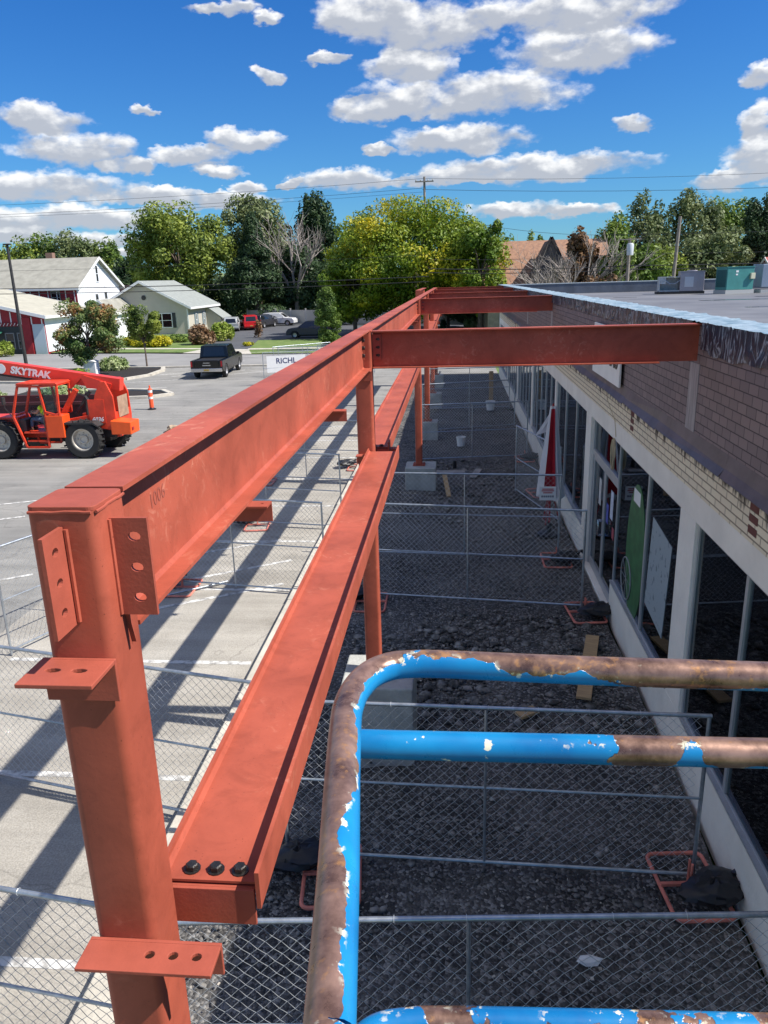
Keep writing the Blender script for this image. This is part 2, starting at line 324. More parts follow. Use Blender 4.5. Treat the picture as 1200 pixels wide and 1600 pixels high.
m_park=M('worn_asphalt',(.225,.22,.205),.9,col2=(.30,.29,.265),vs=.35,bump=.3,bs=60,fn=asphalt,spec=.25)
m_conclot=M('tan_concrete_lot',(.33,.305,.26),.9,col2=(.41,.385,.335),vs=.6,bump=.3,bs=60,fn=asphalt,spec=.25)
m_road=M('street_asphalt',(.26,.255,.245),.9,var=.1,vs=.3,bump=.2,bs=50,spec=.25)
m_newasph=M('dark_asphalt',(.085,.088,.095),.85,var=.12,vs=.5,bump=.2,bs=40)
m_kerb=M('kerb_concrete',(.5,.465,.39),.85,var=.16,vs=2.5,bump=.4,bs=25)
m_paint=M('worn_white_paint',(.62,.61,.57),.8,col2=(.3,.29,.27),vs=9,lo=.45,hi=.6)
m_grass=M('lawn',(.09,.16,.03),.9,col2=(.17,.22,.06),vs=1.2,bump=.6,bs=30)
m_mulch=M('mulch',(.02,.016,.014),.95,var=.5,vs=25,bump=1,bs=30)
def gravelfn(t,b,mp):
    v=t.nodes.new('ShaderNodeTexVoronoi'); v.inputs['Scale'].default_value=34; t.links.new(mp.outputs[0],v.inputs[0])
    n=t.nodes.new('ShaderNodeTexNoise'); n.inputs['Scale'].default_value=.8; n.inputs['Detail'].default_value=6; t.links.new(mp.outputs[0],n.inputs[0])
    r=t.nodes.new('ShaderNodeMapRange'); r.inputs[1].default_value=.38; r.inputs[2].default_value=.66; t.links.new(n.outputs[0],r.inputs[0])
    sp=t.nodes.new('ShaderNodeSeparateColor'); t.links.new(v.outputs['Color'],sp.inputs[0])
    p=t.nodes.new('ShaderNodeMath'); p.operation='POWER'; p.inputs[1].default_value=3; t.links.new(sp.outputs[0],p.inputs[0])
    x=t.nodes.new('ShaderNodeMix'); x.data_type='RGBA'; t.links.new(r.outputs[0],x.inputs[0]); x.inputs[6].default_value=(.017,.017,.018,1); x.inputs[7].default_value=(.085,.08,.075,1)
    y=t.nodes.new('ShaderNodeMix'); y.data_type='RGBA'; t.links.new(p.outputs[0],y.inputs[0]); t.links.new(x.outputs[2],y.inputs[6]); y.inputs[7].default_value=(.26,.25,.235,1)
    t.links.new(y.outputs[2],b.inputs['Base Color'])
    bp=t.nodes.new('ShaderNodeBump'); bp.inputs['Strength'].default_value=.9; bp.inputs['Distance'].default_value=.02; t.links.new(v.outputs['Distance'],bp.inputs['Height']); bp.invert=True; t.links.new(bp.outputs[0],b.inputs['Normal'])
m_gravel=M('dark_gravel',(.05,.05,.05),.8,fn=gravelfn)
m_rock=M('broken_stone',(.06,.058,.055),.85,col2=(.34,.32,.295),vs=6,lo=.42,hi=.7,detail=2)
def brickmat(name,c1,c2,mortar,bw,bh,ms,rough=.8,bumpd=.004,off=.5,stain=None,var=0):
    def fn(t,b,mp):
        tc=t.nodes.new('ShaderNodeTexCoord'); s=t.nodes.new('ShaderNodeSeparateXYZ'); c=t.nodes.new('ShaderNodeCombineXYZ'); t.links.new(tc.outputs['Object'],s.inputs[0])
        ad=t.nodes.new('ShaderNodeMath'); ad.operation='ADD'; t.links.new(s.outputs[0],ad.inputs[0]); t.links.new(s.outputs[1],ad.inputs[1])
        t.links.new(ad.outputs[0],c.inputs[0]); t.links.new(s.outputs[2],c.inputs[1])
        k=t.nodes.new('ShaderNodeTexBrick'); k.inputs['Scale'].default_value=1; k.inputs['Brick Width'].default_value=bw; k.inputs['Row Height'].default_value=bh; k.inputs['Mortar Size'].default_value=ms; k.offset=off
        k.inputs['Color1'].default_value=(*c1,1); k.inputs['Color2'].default_value=(*c2,1); k.inputs['Mortar'].default_value=(*mortar,1); t.links.new(c.outputs[0],k.inputs[0])
        out=k.outputs[0]
        if stain:
            n=t.nodes.new('ShaderNodeTexNoise'); n.inputs['Scale'].default_value=1; n.inputs['Detail'].default_value=7; n.inputs['Roughness'].default_value=.7
            mp2=t.nodes.new('ShaderNodeMapping'); mp2.inputs['Scale'].default_value=stain[1]; t.links.new(tc.outputs['Object'],mp2.inputs[0]); t.links.new(mp2.outputs[0],n.inputs[0])
            zz=t.nodes.new('ShaderNodeMath'); zz.operation='MULTIPLY_ADD'; zz.inputs[1].default_value=stain[3]; zz.inputs[2].default_value=stain[4]; t.links.new(s.outputs[2],zz.inputs[0])
            ad2=t.nodes.new('ShaderNodeMath'); ad2.operation='ADD'; t.links.new(n.outputs[0],ad2.inputs[0]); t.links.new(zz.outputs[0],ad2.inputs[1])
            r=t.nodes.new('ShaderNodeMapRange'); r.inputs[1].default_value=stain[2]; r.inputs[2].default_value=stain[2]+.09; t.links.new(ad2.outputs[0],r.inputs[0])
            x=t.nodes.new('ShaderNodeMix'); x.data_type='RGBA'; t.links.new(r.outputs[0],x.inputs[0]); t.links.new(out,x.inputs[6]); x.inputs[7].default_value=(*stain[0],1); out=x.outputs[2]
        t.links.new(out,b.inputs['Base Color'])
        bp=t.nodes.new('ShaderNodeBump'); bp.inputs['Strength'].default_value=1; bp.inputs['Distance'].default_value=bumpd; bp.invert=True; t.links.new(k.outputs['Fac'],bp.inputs['Height']); t.links.new(bp.outputs[0],b.inputs['Normal'])
    return M(name,c1,rough,fn=fn)
m_shingle=brickmat('brown_slate_shingle',(.19,.145,.145),(.245,.185,.18),(.06,.045,.05),.22,.097,.005,.75,.012,stain=((.27,.25,.25),(.8,.8,3),.66,0,0))
m_cream=brickmat('cream_brick',(.84,.75,.55),(.76,.67,.50),(.3,.25,.18),.30,.083,.008,.85,stain=((.07,.055,.04),(5,5,.8),.70,1.2,-4.10))
m_hdr=M('beige_painted_masonry',(.82,.785,.70),.8,var=.07,vs=1.5,bump=.25,bs=18)
m_frame=M('aluminium_frame',(.48,.49,.5),.42,.45,var=.06)
m_white=M('white_paint',(.78,.78,.76),.5,var=.04)
m_flash=M('brown_metal_flashing',(.13,.105,.11),.45,.3,var=.2,vs=3,bump=.3,bs=5)
def plastic(t,b,mp):
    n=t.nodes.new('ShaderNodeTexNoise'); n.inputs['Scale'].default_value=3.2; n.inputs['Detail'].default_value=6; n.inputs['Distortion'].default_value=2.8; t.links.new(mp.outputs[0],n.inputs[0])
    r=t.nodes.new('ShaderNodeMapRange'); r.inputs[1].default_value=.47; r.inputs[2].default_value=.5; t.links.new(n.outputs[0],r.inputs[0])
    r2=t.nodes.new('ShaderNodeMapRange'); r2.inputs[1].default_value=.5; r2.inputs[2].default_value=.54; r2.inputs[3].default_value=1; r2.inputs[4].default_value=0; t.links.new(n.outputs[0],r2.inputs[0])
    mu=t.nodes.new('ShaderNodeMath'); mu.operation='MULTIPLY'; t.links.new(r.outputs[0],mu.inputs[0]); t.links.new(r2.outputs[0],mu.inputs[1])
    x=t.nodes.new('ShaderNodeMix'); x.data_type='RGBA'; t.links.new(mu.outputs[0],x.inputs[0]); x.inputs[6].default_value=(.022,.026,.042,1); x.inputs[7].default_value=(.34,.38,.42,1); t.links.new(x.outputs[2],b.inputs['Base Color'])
    bp=t.nodes.new('ShaderNodeBump'); bp.inputs['Strength'].default_value=1; bp.inputs['Distance'].default_value=.03; t.links.new(n.outputs[0],bp.inputs['Height']); t.links.new(bp.outputs[0],b.inputs['Normal'])
m_plastic=M('dark_plastic_sheeting',(.03,.03,.05),.34,fn=plastic,mscale=(1,1,.4))
m_cap=M('pale_blue_membrane',(.16,.24,.28),.4,col2=(.36,.44,.48),vs=6,bump=.6,bs=9)
m_roof=M('grey_roof_membrane',(.12,.12,.125),.6,col2=(.19,.19,.195),vs=.35,bump=.1,bs=10)
def glassmat(name,tint=(.55,.66,.68),trans=.8):
    m=bpy.data.materials.new(name); m.use_nodes=True; t=m.node_tree; t.nodes.clear()
    o=t.nodes.new('ShaderNodeOutputMaterial'); g=t.nodes.new('ShaderNodeBsdfGlossy'); g.inputs['Roughness'].default_value=.015; g.inputs[0].default_value=(.9,.95,1,1)
    tr=t.nodes.new('ShaderNodeBsdfTransparent'); tr.inputs[0].default_value=(*tint,1)
    lw=t.nodes.new('ShaderNodeFresnel'); lw.inputs[0].default_value=1.45; mx=t.nodes.new('ShaderNodeMixShader'); t.links.new(lw.outputs[0],mx.inputs[0]); t.links.new(tr.outputs[0],mx.inputs[1]); t.links.new(g.outputs[0],mx.inputs[2]); t.links.new(mx.outputs[0],o.inputs[0]); return m
m_glass=glassmat('shop_glass')
m_carglass=M('dark_car_glass',(.012,.014,.016),.04,spec=.8)
m_wood=M('raw_lumber',(.5,.34,.17),.75,col2=(.38,.25,.13),vs=4,mscale=(9,1,9))
m_greywood=M('weathered_board',(.3,.28,.26),.85,var=.2,vs=5)
m_tyre=M('black_rubber',(.02,.02,.02),.8,bump=.3,bs=30)
m_rim=M('pale_rim',(.55,.5,.42),.45,.3,var=.15,vs=6)
m_orange=M('telehandler_orange',(.70,.052,.018),.42,var=.2,vs=2.5,bump=.05,bs=20)
m_orangep=M('sun_faded_red_boom',(.74,.055,.03),.4,var=.08,vs=2)
m_darkm=M('dark_machine_metal',(.03,.028,.028),.6,var=.3,vs=8)
m_chrome=M('chrome',(.6,.6,.6),.2,.9)
# ================================================================ SETTING
struct(MB().quad((-700,-60,-.35),(700,-60,-.35),(700,1200,-.35),(-700,1200,-.35)),'ground',m_grass)
# parking lot, street, kerbs
struct(MB().box(-60,-3.0,-12,53.2,-.3,0),'parking_lot',m_park)
struct(MB().quad((-3.0,47,-.012),(2.6,47,-.012),(2.6,53.2,-.012),(-3.0,53.2,-.012)),'walkway',m_park)
struct(MB().quad((-2.68,33.9,-.03),(2.6,33.9,-.03),(2.6,47,-.03),(-2.68,47,-.03)),'gravel_walk',m_gravel)
struct(MB().quad((2.6,47,-.03),(60,47,-.03),(60,53,-.03),(2.6,53,-.03)),'side_yard',m_grass)
struct(MB().quad((-7.7,-5,.004),(-3.0,-5,.004),(-3.0,33.5,.004),(-7.7,33.5,.004)),'concrete_strip',m_conclot)
mb=MB(); mb.quad((-90,66,-.11),(-3,49.5,-.11),(60,49.5,-.11),(60,59.5,-.11),(-10,62.9,-.11),(-17,63.6,-.11),(-27,66.5,-.11),(-90,76,-.11))
struct(mb,'street',m_road)
mb=MB(); mb.quad((-60,53.2,-.014),(-60,59,-.014),(-30,55.3,-.014),(-3,53.4,-.014),(-3,49.6,-.014),(-3,53.2,-.014))
# near kerb between the lot and the dug out walk, broken here and there
def kerb_run(name,segs,h=.12,w=.34,mat=m_kerb):
    mb=MB()
    for (x0,y0,x1,y1) in segs: 
        a=Vector((x0,y0,h/2-.1)); b=Vector((x1,y1,h/2-.1)); mb.beam(a,b,w,h+.2)
    return struct(mb,name,mat,bevel=.015)
ys=[-3]+[0.4+3.05*i for i in range(12)]+[40,47]
kerb_run('kerb',[(-2.83+random.uniform(-.01,.01),a+.006,-2.83+random.uniform(-.01,.01),b-.006) for a,b in zip(ys[:-1],ys[1:])])
mb=MB()
for yy in (4.95,7.55,10.4,13.3,16.1,18.9,21.7,24.5,27.3,30.1,33):
    mb.box(-8.2 if False else -7.0,-3.12,yy-.05,yy+.05,.0045,.0085)
for k in range(9): mb.obox((-16.8+.0*k-k*.2,47.5-3.6*k+20,.002),(3.8,.1,.004),(0,0,RAD(18)))
for (a,b) in (((-3.3,13.6),(-6.2,11.9)),((-3.4,14.9),(-6.8,12.8)),((-3.9,16.2),(-7.4,14.2)),((-8.6,14),(-11.5,12.2)),((-11,18),(-15,16)),((-9,20.5),(-13,18.8))): mb.beam((a[0],a[1],.009),(b[0],b[1],.009),.1,.005)
for k in range(7): mb.obox((-13.2+1.2*k*0-2.75*k,49.5,.002),(.1,5,.004),(0,0,RAD(-52)))
struct(mb,'parking_stripes',m_paint)
# storm grate patch
struct(MB().box(-13.6,-12.2,16.9,18.2,.003,.012),'drain_cover',M('rusty_grate',(.09,.06,.05),.8,var=.4,vs=20))
# gravel pit as displaced sheet
def gravel_sheet():
    xs=np.arange(-2.68,2.62,.09); ysr=np.arange(-1,34.05,.11); X,Y=np.meshgrid(xs,ysr)
    r=np.random.default_rng(3); Z=np.zeros_like(X)
    for k,(s,a) in enumerate([(.5,.022),(1.3,.014),(3.1,.009),(7,.007)]):
        p=r.uniform(0,6.28,8); d=r.uniform(-1,1,(8,2))*s*2.2
        for i in range(8): Z+=a*np.sin(d[i,0]*X+d[i,1]*Y+p[i])/2.2
    Z+=r.normal(0,.006,Z.shape); Z-=.02
    Z+=.09*np.exp(-(((X-1.0)/.7)**2+((Y-10.2)/.9)**2))-.04*np.exp(-(((X-.3)/.5)**2+((Y-11.2)/.5)**2))
    v=np.stack([X.ravel(),Y.ravel(),Z.ravel()],1); n=len(xs); f=[]
    for j in range(len(ysr)-1):
        for i in range(n-1): a=j*n+i; f.append((a,a+1,a+n+1,a+n))
    mb=MB(); mb.v=[tuple(map(float,q)) for q in v]; mb.f=f; return mb
o=part(gravel_sheet(),'gravel',m_gravel,smooth=False); tag(o,'dark crushed gravel bed between the kerb and the shop wall','gravel',kind='stuff'); 
def rocks():
    ico=bmesh.new(); bmesh.ops.create_icosphere(ico,subdivisions=1,radius=1); bv=np.array([v.co for v in ico.verts]); bf=np.array([[x.index for x in f.verts] for f in ico.faces]); ico.free()
    r=np.random.default_rng(5); V=[];F=[]; c=0
    def put(x,y,s):
        nonlocal c
        v=bv*(1+r.uniform(-.3,.3,(len(bv),1)))*np.array([s*r.uniform(.7,1.4),s*r.uniform(.7,1.3),s*r.uniform(.35,.7)])
        a=r.uniform(0,6.28); R=np.array([[cos(a),-sin(a),0],[sin(a),cos(a),0],[0,0,1]]); v=v@R.T+np.array([x,y,s*.1]); V.append(v); F.append(bf+c*len(bv)); c+=1
    for i in range(5200):
        y=3+abs(r.normal(0,1))*9; x=r.uniform(-2.5,2.5)
        put(x,y,r.choice([.012,.018,.026,.04],p=[.45,.35,.15,.05]))
    for i in range(2600):
        put(r.uniform(-1.6,2.4),r.uniform(8.2,12.3),r.choice([.018,.03,.05,.085],p=[.5,.3,.15,.05]))
    for i in range(700): put(r.uniform(-1,2.2),r.uniform(16,24),r.choice([.03,.05,.08],p=[.6,.3,.1]))
    V=np.concatenate(V);F=np.concatenate(F); me=bpy.data.meshes.new('rubble'); me.vertices.add(len(V)); me.vertices.foreach_set('co',V.ravel().astype('f'))
    me.loops.add(F.size); me.loops.foreach_set('vertex_index',F.ravel().astype('i')); me.polygons.add(len(F)); me.polygons.foreach_set('loop_start',np.arange(0,F.size,3,dtype='i')); me.update(calc_edges=True); me.validate()
    me.materials.append(m_rock); ob=bpy.data.objects.new('rubble',me); COL.objects.link(ob); return ob
tag(rocks(),'loose grey stones and crumbled rubble strewn over the dark gravel','rubble',kind='stuff')
# lawn strip, sidewalk and driveways over the street
struct(MB().box(-60,-3.0,53.2,53.5,-.3,.10),'street_kerb',m_kerb)
lawn=MB(); lawn.quad((-90,77,-.10),(-32,68.6,-.10),(-22.5,66.3,-.10),(-24.5,80,-.10),(-29,101,-.10),(-90,130,-.10))
lawn.quad((-17.6,64.2,-.10),(60,60,-.10),(60,79,-.10),(-20.1,79.3,-.10)); struct(lawn,'lawn',m_grass)
sw=MB(); sw.quad((-90,81.2,-.085),(-32,71.6,-.085),(-23,69.6,-.085),(-23.2,70.6,-.085),(-32,72.8,-.085),(-90,82.6,-.085)); sw.quad((-18.3,68.1,-.085),(60,64,-.085),(60,65.3,-.085),(-18.5,69.3,-.085))
struct(sw,'sidewalk',m_kerb)
ap=MB(); ap.quad((-23.5,66.0,-.094),(-16.8,63.8,-.094),(-18.3,68.6,-.094),(-22.8,69.8,-.094)); struct(ap,'driveway_apron',m_kerb)
dr=MB(); dr.quad((-22.8,69.8,-.09),(-18.3,68.6,-.09),(-20.1,79.3,-.09),(60,79,-.09),(60,106,-.09),(-32,110,-.09),(-29.5,101,-.09),(-24.5,80,-.09)); struct(dr,'driveway',m_newasph)
# planting island with kerb
isl=[(-31,46.4),(-22.8,45.1),(-20.4,46.6),(-19.6,48.5),(-19.7,51.2),(-20.3,52.9),(-23,53.15),(-31,53.15)]
struct(MB().prism(isl,'z',-.02,.06),'planting_bed',m_mulch)
mb=MB()
for a,b in zip(isl,isl[1:]): mb.beam((*a,.06),(*b,.06),.28,.16)
struct(mb,'island_kerb',m_kerb)
isl2=[(-24,38.8),(-18.6,38.2),(-15.8,38.6),(-14.9,39.6),(-15.9,41.0),(-18.6,41.6),(-24,41.6)]
struct(MB().prism(isl2,'z',-.02,.06),'small_planting_bed',m_mulch)
mb=MB()
for a,b in zip(isl2,isl2[1:]): mb.beam((*a,.06),(*b,.06),.26,.16)
struct(mb,'small_island_kerb',m_kerb)
# ================================================================ STEEL FRAME
ZT=5.08
CX=-.98; CW=.185
colY=[1.75,8.32,20.75,27.6,34.6,41.4]
def holed_plate(axis,pos,t,u0,u1,v0,v1,holes,hr=.013,slot=.5):
    """plate with real holes: axis 'x' -> plate in YZ plane at x=pos..pos+t ; 'y' -> XZ ; 'z' -> XY"""
    bm=bmesh.new(); nseg=12
    out=[bm.verts.new((u,v,0)) for u,v in((u0,v0),(u1,v0),(u1,v1),(u0,v1))]; ed=[bm.edges.new((out[i],out[(i+1)%4])) for i in range(4)]
    for (hu,hv) in holes:
        hs=[bm.verts.new((hu+hr*(1+slot)*cos(2*pi*i/nseg),hv+hr*sin(2*pi*i/nseg),0)) for i in range(nseg)]
        ed+=[bm.edges.new((hs[i],hs[(i+1)%nseg])) for i in range(nseg)]
    bmesh.ops.triangle_fill(bm,use_beauty=True,use_dissolve=False,edges=ed)
    g=bmesh.ops.extrude_face_region(bm,geom=bm.faces[:]); 
    for v in g['geom']:
        if isinstance(v,bmesh.types.BMVert): v.co.z+=t
    bmesh.ops.recalc_face_normals(bm,faces=bm.faces[:]); bm.verts.index_update()
    mb=MB()
    def mp(c):
        u,v,w_=c
        return {'x':(pos+w_,u,v),'y':(u,pos+w_,v),'z':(u,v,pos+w_)}[axis]
    mb.v=[mp(v.co) for v in bm.verts]; mb.f=[tuple(x.index for x in f.verts) for f in bm.faces]; bm.free(); return mb
def addmb(a,b):
    o=len(a.v); a.v+=b.v; a.f+=[tuple(i+o for i in f) for f in b.f]; return a
def hexbolt(mb,c,ax,r=.017,h=.018):
    r*=1.12; h*=.8
    c=Vector(c); d=Vector(ax); mb.tube([c,c+d*.004],r*1.35,12); mb.tube([c+d*.004,c+d*(.004+h*.8),c+d*(.004+h)],[r,r,r*.8],6)
COLLAB={1.75:'nearest red primed steel column, its square top cut open to view above the rail',8.32:'second red steel column along the gravel, under the first cross beam',20.75:'third red column from the camera, on a low concrete block beyond the boards',27.6:'fourth red column, smaller, just right of the third',34.6:'fifth red column, far back under the second cross beam',41.4:'farthest red column at the end of the canopy frame'}
def rrect(cx,cy,w,r,n=5):
    pts=[]
    for sx,sy,a0 in((1,1,0),(-1,1,90),(-1,-1,180),(1,-1,270)):
        for i in range(n+1):
            a=RAD(a0+90*i/n); pts.append((cx+sx*(w/2-r)+r*cos(a),cy+sy*(w/2-r)+r*sin(a)))
    return pts
for i,y in enumerate(colY):
    zb=1.0 if i==1 else .62
    if i==0: zb=.0
    t=thing('steel_column',COLLAB[y],'column',(CX,y+CW/2,zb),group='columns of the red steel frame')
    c=W(); c.prism(rrect(CX,y+CW/2,CW,.03),'z',zb,ZT-.012); part(c,'shaft',m_primer,t,smooth=True)
    c=W(); c.prism(rrect(CX,y+CW/2,CW-.006,.02),'z',ZT-.0125,ZT); part(c,'cap_plate',m_primerd,t,bevel=.002)
    c=W(); r=random.Random(4)
    c.tube([(CX-CW/2+.01+k*.0165,y+.001,ZT-.014+r.uniform(-.0015,.0015)) for k in range(11)],.0045,6); c.tube([(CX+CW/2-.001,y+.01+k*.0165,ZT-.014+r.uniform(-.0015,.0015)) for k in range(11)],.0045,6); part(c,'weld_bead',m_primerd,t,smooth=True)
    # front shear tab (in the YZ plane), towards the viewer
    c=W(); addmb(c,holed_plate('x',CX-.005,.011,y-.105,y-.004,4.765,5.03,[(y-.055,4.82),(y-.055,4.9),(y-.055,4.98)],.012,.25)); part(c,'shear_tab',m_primerd,t)
    c=W(); c.tube([(CX+.012,y-.002,4.77+.025*k+r.uniform(-.003,.003)) for k in range(11)],.0065,6); c.tube([(CX-.01,y-.002,4.77+.025*k+r.uniform(-.003,.003)) for k in range(11)],.0065,6); part(c,'weld_bead',m_primer,t,smooth=True)
    # right shear tab for the cross beam (XZ plane)
    xr=CX+CW/2
    c=W(); addmb(c,holed_plate('y',y+.07,.011,xr-.002,xr+.10,4.76,5.03,[(xr+.058,4.81),(xr+.06,4.895),(xr+.062,4.98)],.013,.3)); part(c,'shear_tab',m_primerd,t)
    c=W(); c.tube([(xr+.002,y+.066,4.765+.026*k+r.uniform(-.003,.003)) for k in range(11)],.0065,6); part(c,'weld_bead',m_primer,t,smooth=True)
    # upper seat angle on the front face
    c=W(); xl=CX-CW/2-.012
    addmb(c,holed_plate('z',4.655,.012,xl,xl+.20,y-.145,y-.0125,[(xl+.062,y-.07),(xl+.132,y-.07)],.011,.9)); c.box(xl,xl+.20,y-.0125,y-.001,4.545,4.667); part(c,'seat_angle',m_primerd,t,bevel=.002)
    # wedge stiffener on the right face
    c=W(); c.prism([(y+.085,4.76),(y+.095,4.76),(y+.11,4.66)],'x',xr,xr+.012); part(c,'stiffener',m_primerd,t)
    # lower seat angle, sticks out to the right
    c=W(); xs0=CX-CW/2-.012
    addmb(c,holed_plate('z',3.728,.012,xs0,xs0+.40,y-.115,y-.0125,[(xs0+.20,y-.055),(xs0+.27,y-.055),(xs0+.34,y-.055)],.0135,.1)); c.box(xs0,xs0+.40,y-.0125,y-.001,3.63,3.74); part(c,'seat_angle',m_primerd,t,bevel=.002)
    # rear seat angle carrying the next lower beam
    c=W(); yb=y+CW+.001
    c.box(CX-.02,CX+.345,yb,yb+.012,3.62,3.755); c.box(CX-.02,CX+.345,yb+.0121,yb+.11,3.743,3.755); part(c,'seat_angle',m_primerd,t,bevel=.002)
    c=W(); c.box(CX-.17,CX+.17,y-.07,y+CW+.07,zb+.002,zb+.022); 
    for sx in(-.13,.13):
        for sy in(-.03,CW+.03): hexbolt(c,(CX+sx,y+sy,zb+.022),(0,0,1),.02,.03)
    part(c,'base_plate',m_primerd,t)
# angle stub on the nearest column, pointing down its right side: nothing hidden
# main beams between columns
def ibeam_y(mb,xc,y0,y1,zt,dep=.41,bf=.165,tf=.014,tw=.011):
    mb.box(xc-bf/2,xc+bf/2,y0,y1,zt-tf,zt); mb.box(xc-bf/2,xc+bf/2,y0,y1,zt-dep,zt-dep+tf)
    mb.prism([(xc-tw/2,zt-dep+tf),(xc-tw/2-.013,zt-dep+tf),(xc-tw/2,zt-dep+tf+.013),(xc-tw/2,zt-tf),(xc+tw/2,zt-tf),(xc+tw/2,zt-dep+tf+.013),(xc+tw/2+.013,zt-dep+tf),(xc+tw/2,zt-dep+tf)],'y',y0,y1)
BL=['nearest long red main beam running off from the first column','second long red main beam, past the first cross beam','third red main beam along the top of the frame','fourth red main beam, short and far off','farthest red main beam under the trees']
for i in range(5):
    y0=colY[i]+CW+.012; y1=colY[i+1]-.012
    t=thing('main_beam',BL[i],'beam',(CX,y0,ZT-.41),group='main beams on top of the columns')
    c=W(); ibeam_y(c,CX,y0,y1,ZT); part(c,'beam_body',m_primer,t)
    c=W(); yy=y1-.06
    for z in(4.82,4.9,4.98): hexbolt(c,(CX+.0065,yy,z),(1,0,0),.017,.03)
    part(c,'bolt_row',m_bolt,t)
    # hanging outrigger angles under the bottom flange
    if i==0: ks=[(3.23,-.81),(5.72,-.81)]
    else: ks=[(y0+(y1-y0)*q,-.81) for q in(.25,.5,.75)]
    for (yy,xx) in ks:
        c=W(); addmb(c,holed_plate('z',ZT-.42,.008,CX-.09,xx,yy-.09,yy,[(xx-.035,yy-.04)],.007,.1)); c.box(CX-.09,xx,yy-.008,yy,ZT-.42-.085,ZT-.4205); part(c,'hanger_angle',m_primerd,t)
# marker scrawl on the web
c=text_mb('1006',.07,.0004); Rm=Matrix(((0,0,1,0),(1,0,0,0),(0,1,0,0),(0,0,0,1)))
xf(c,Matrix.Translation((CX+.0065,2.36,4.935))@Rm@Matrix.Rotation(RAD(4),4,'Z')); c.org='world'
B0=[o for o in COL.objects if o.name=='main_beam'][0]; part(c,'marker_scrawl',M('pencil_marker',(.33,.085,.055),.7),B0)
# lower beams: wide flange laid flat
LB=['nearest wide red lower beam laid flat with three black bolts','second flat lower beam, starting behind the second column','third flat lower beam, seen under the first cross beam','fourth flat lower beam far along the gravel','farthest flat lower beam near the end of the frame']
for i in range(5):
    y0=colY[i]+CW+.02; y1=colY[i+1]-.02; zc=3.772
    xa,xb=(-.955,-.612) if i==0 else (-1.09,-.735)
    t=thing('lower_beam',LB[i],'beam',((xa+xb)/2,y0,zc-.075),group='lower beams laid on the seats')
    c=W(); g=.028
    c.box(xa+.014,xb-.014-0,y0,y1,zc-.009,zc)               # web
    c.box(xa,xa+.014,y0,y1,zc-.075,zc+.034); 
    c.box(xb-.014,xb,y0-.03,y1+.02,zc-.075,zc+.062)
    c.prism([(xa+.014,zc),(xa+.028,zc),(xa+.014,zc+.016)],'y',y0,y1); c.prism([(xb-.014,zc),(xb-.014,zc+.016),(xb-.028,zc)],'y',y0+.05,y1)
    part(c,'beam_body',m_primer,t)
    for k in range(3):
        c=W(); hexbolt(c,(xa+.10+.08*k,y0+.045,zc),(0,0,1),.0185,.024); part(c,'bolt',m_bolt,t)
# cross beams from column to shop wall
cb_=[(8.32,2.6),(20.75,2.6),(27.6,2.6),(34.6,2.6),(41.4,2.6)]
CBL=['nearest dark red cross beam spanning from the second column to the shop wall','second cross beam, right behind the nearest one','third cross beam, thin strip above the second','fourth cross beam, small, near the far parapet','farthest cross beam just under the trees']
for i,(y,xw) in enumerate(cb_):
    t=thing('cross_beam',CBL[i],'beam',(CX+CW/2,y+.25,ZT-.4),group='cross beams between frame and shop wall')
    yc=y+.1; x0=CX+CW/2+.012; x1=xw-.01; zt=ZT-.012; d=.395
    yc=y+.07-.0065 if False else y+.095
    c=W(); bf=.15
    c.box(x0,x1-.04,yc-bf/2,yc+bf/2,zt-.013,zt); c.box(x0,x1-.46,yc-bf/2,yc+bf/2,zt-d,zt-d+.013); c.box(x0,x1,yc-.005,yc+.005,zt-d+.0131,zt-.0131)
    part(c,'beam_body',m_primer,t)
    for z in(4.81,4.895,4.98):
        c=W(); hexbolt(c,(x0+.06,yc-.005,z),(0,-1,0),.018,.022); part(c,'bolt',m_bolt,t)
    c=W(); c.box(xw-.012,xw-.0015,yc-.10,yc+.10,zt-d-.01,zt+.01); part(c,'wall_plate',m_primerd,t)
# far raised beam return at the end of the frame
t=thing('return_beam','short red beam offset outward beyond the fourth column of the frame','beam',(-1.28,28.2,4.75))
c=W(); ibeam_y(c,-1.28,28.2,34.4,5.17,.42,.16); part(c,'beam_body',m_primer,t)
c=W(); c.box(-1.36,-1.08,28.1,28.19,4.76,5.16); part(c,'end_plate',m_primerd,t)
# piers
for i,(y,w_,h) in enumerate([(8.05,.86,1.0),(20.3,.84,.62),(27.0,.66,.62),(34.4,.7,.62),(40.6,.7,.62)]):
    yy=colY[i+1]+CW/2
    L_=['low grey concrete pier under the second column behind the blue rail','grey concrete pier under the third column with a plank leaning beside it','concrete pier under the fourth column','concrete pier under the fifth column','concrete pier under the farthest column'][i]
    c=MB(); c.box(-w_/2,w_/2,-w_/2,w_/2,-.12,h); o=part(c,'concrete_pier',m_conc,loc=(CX+ (.06 if i==0 else .05),yy,0),bevel=.02); tag(o,L_,'pier','concrete piers under the columns')
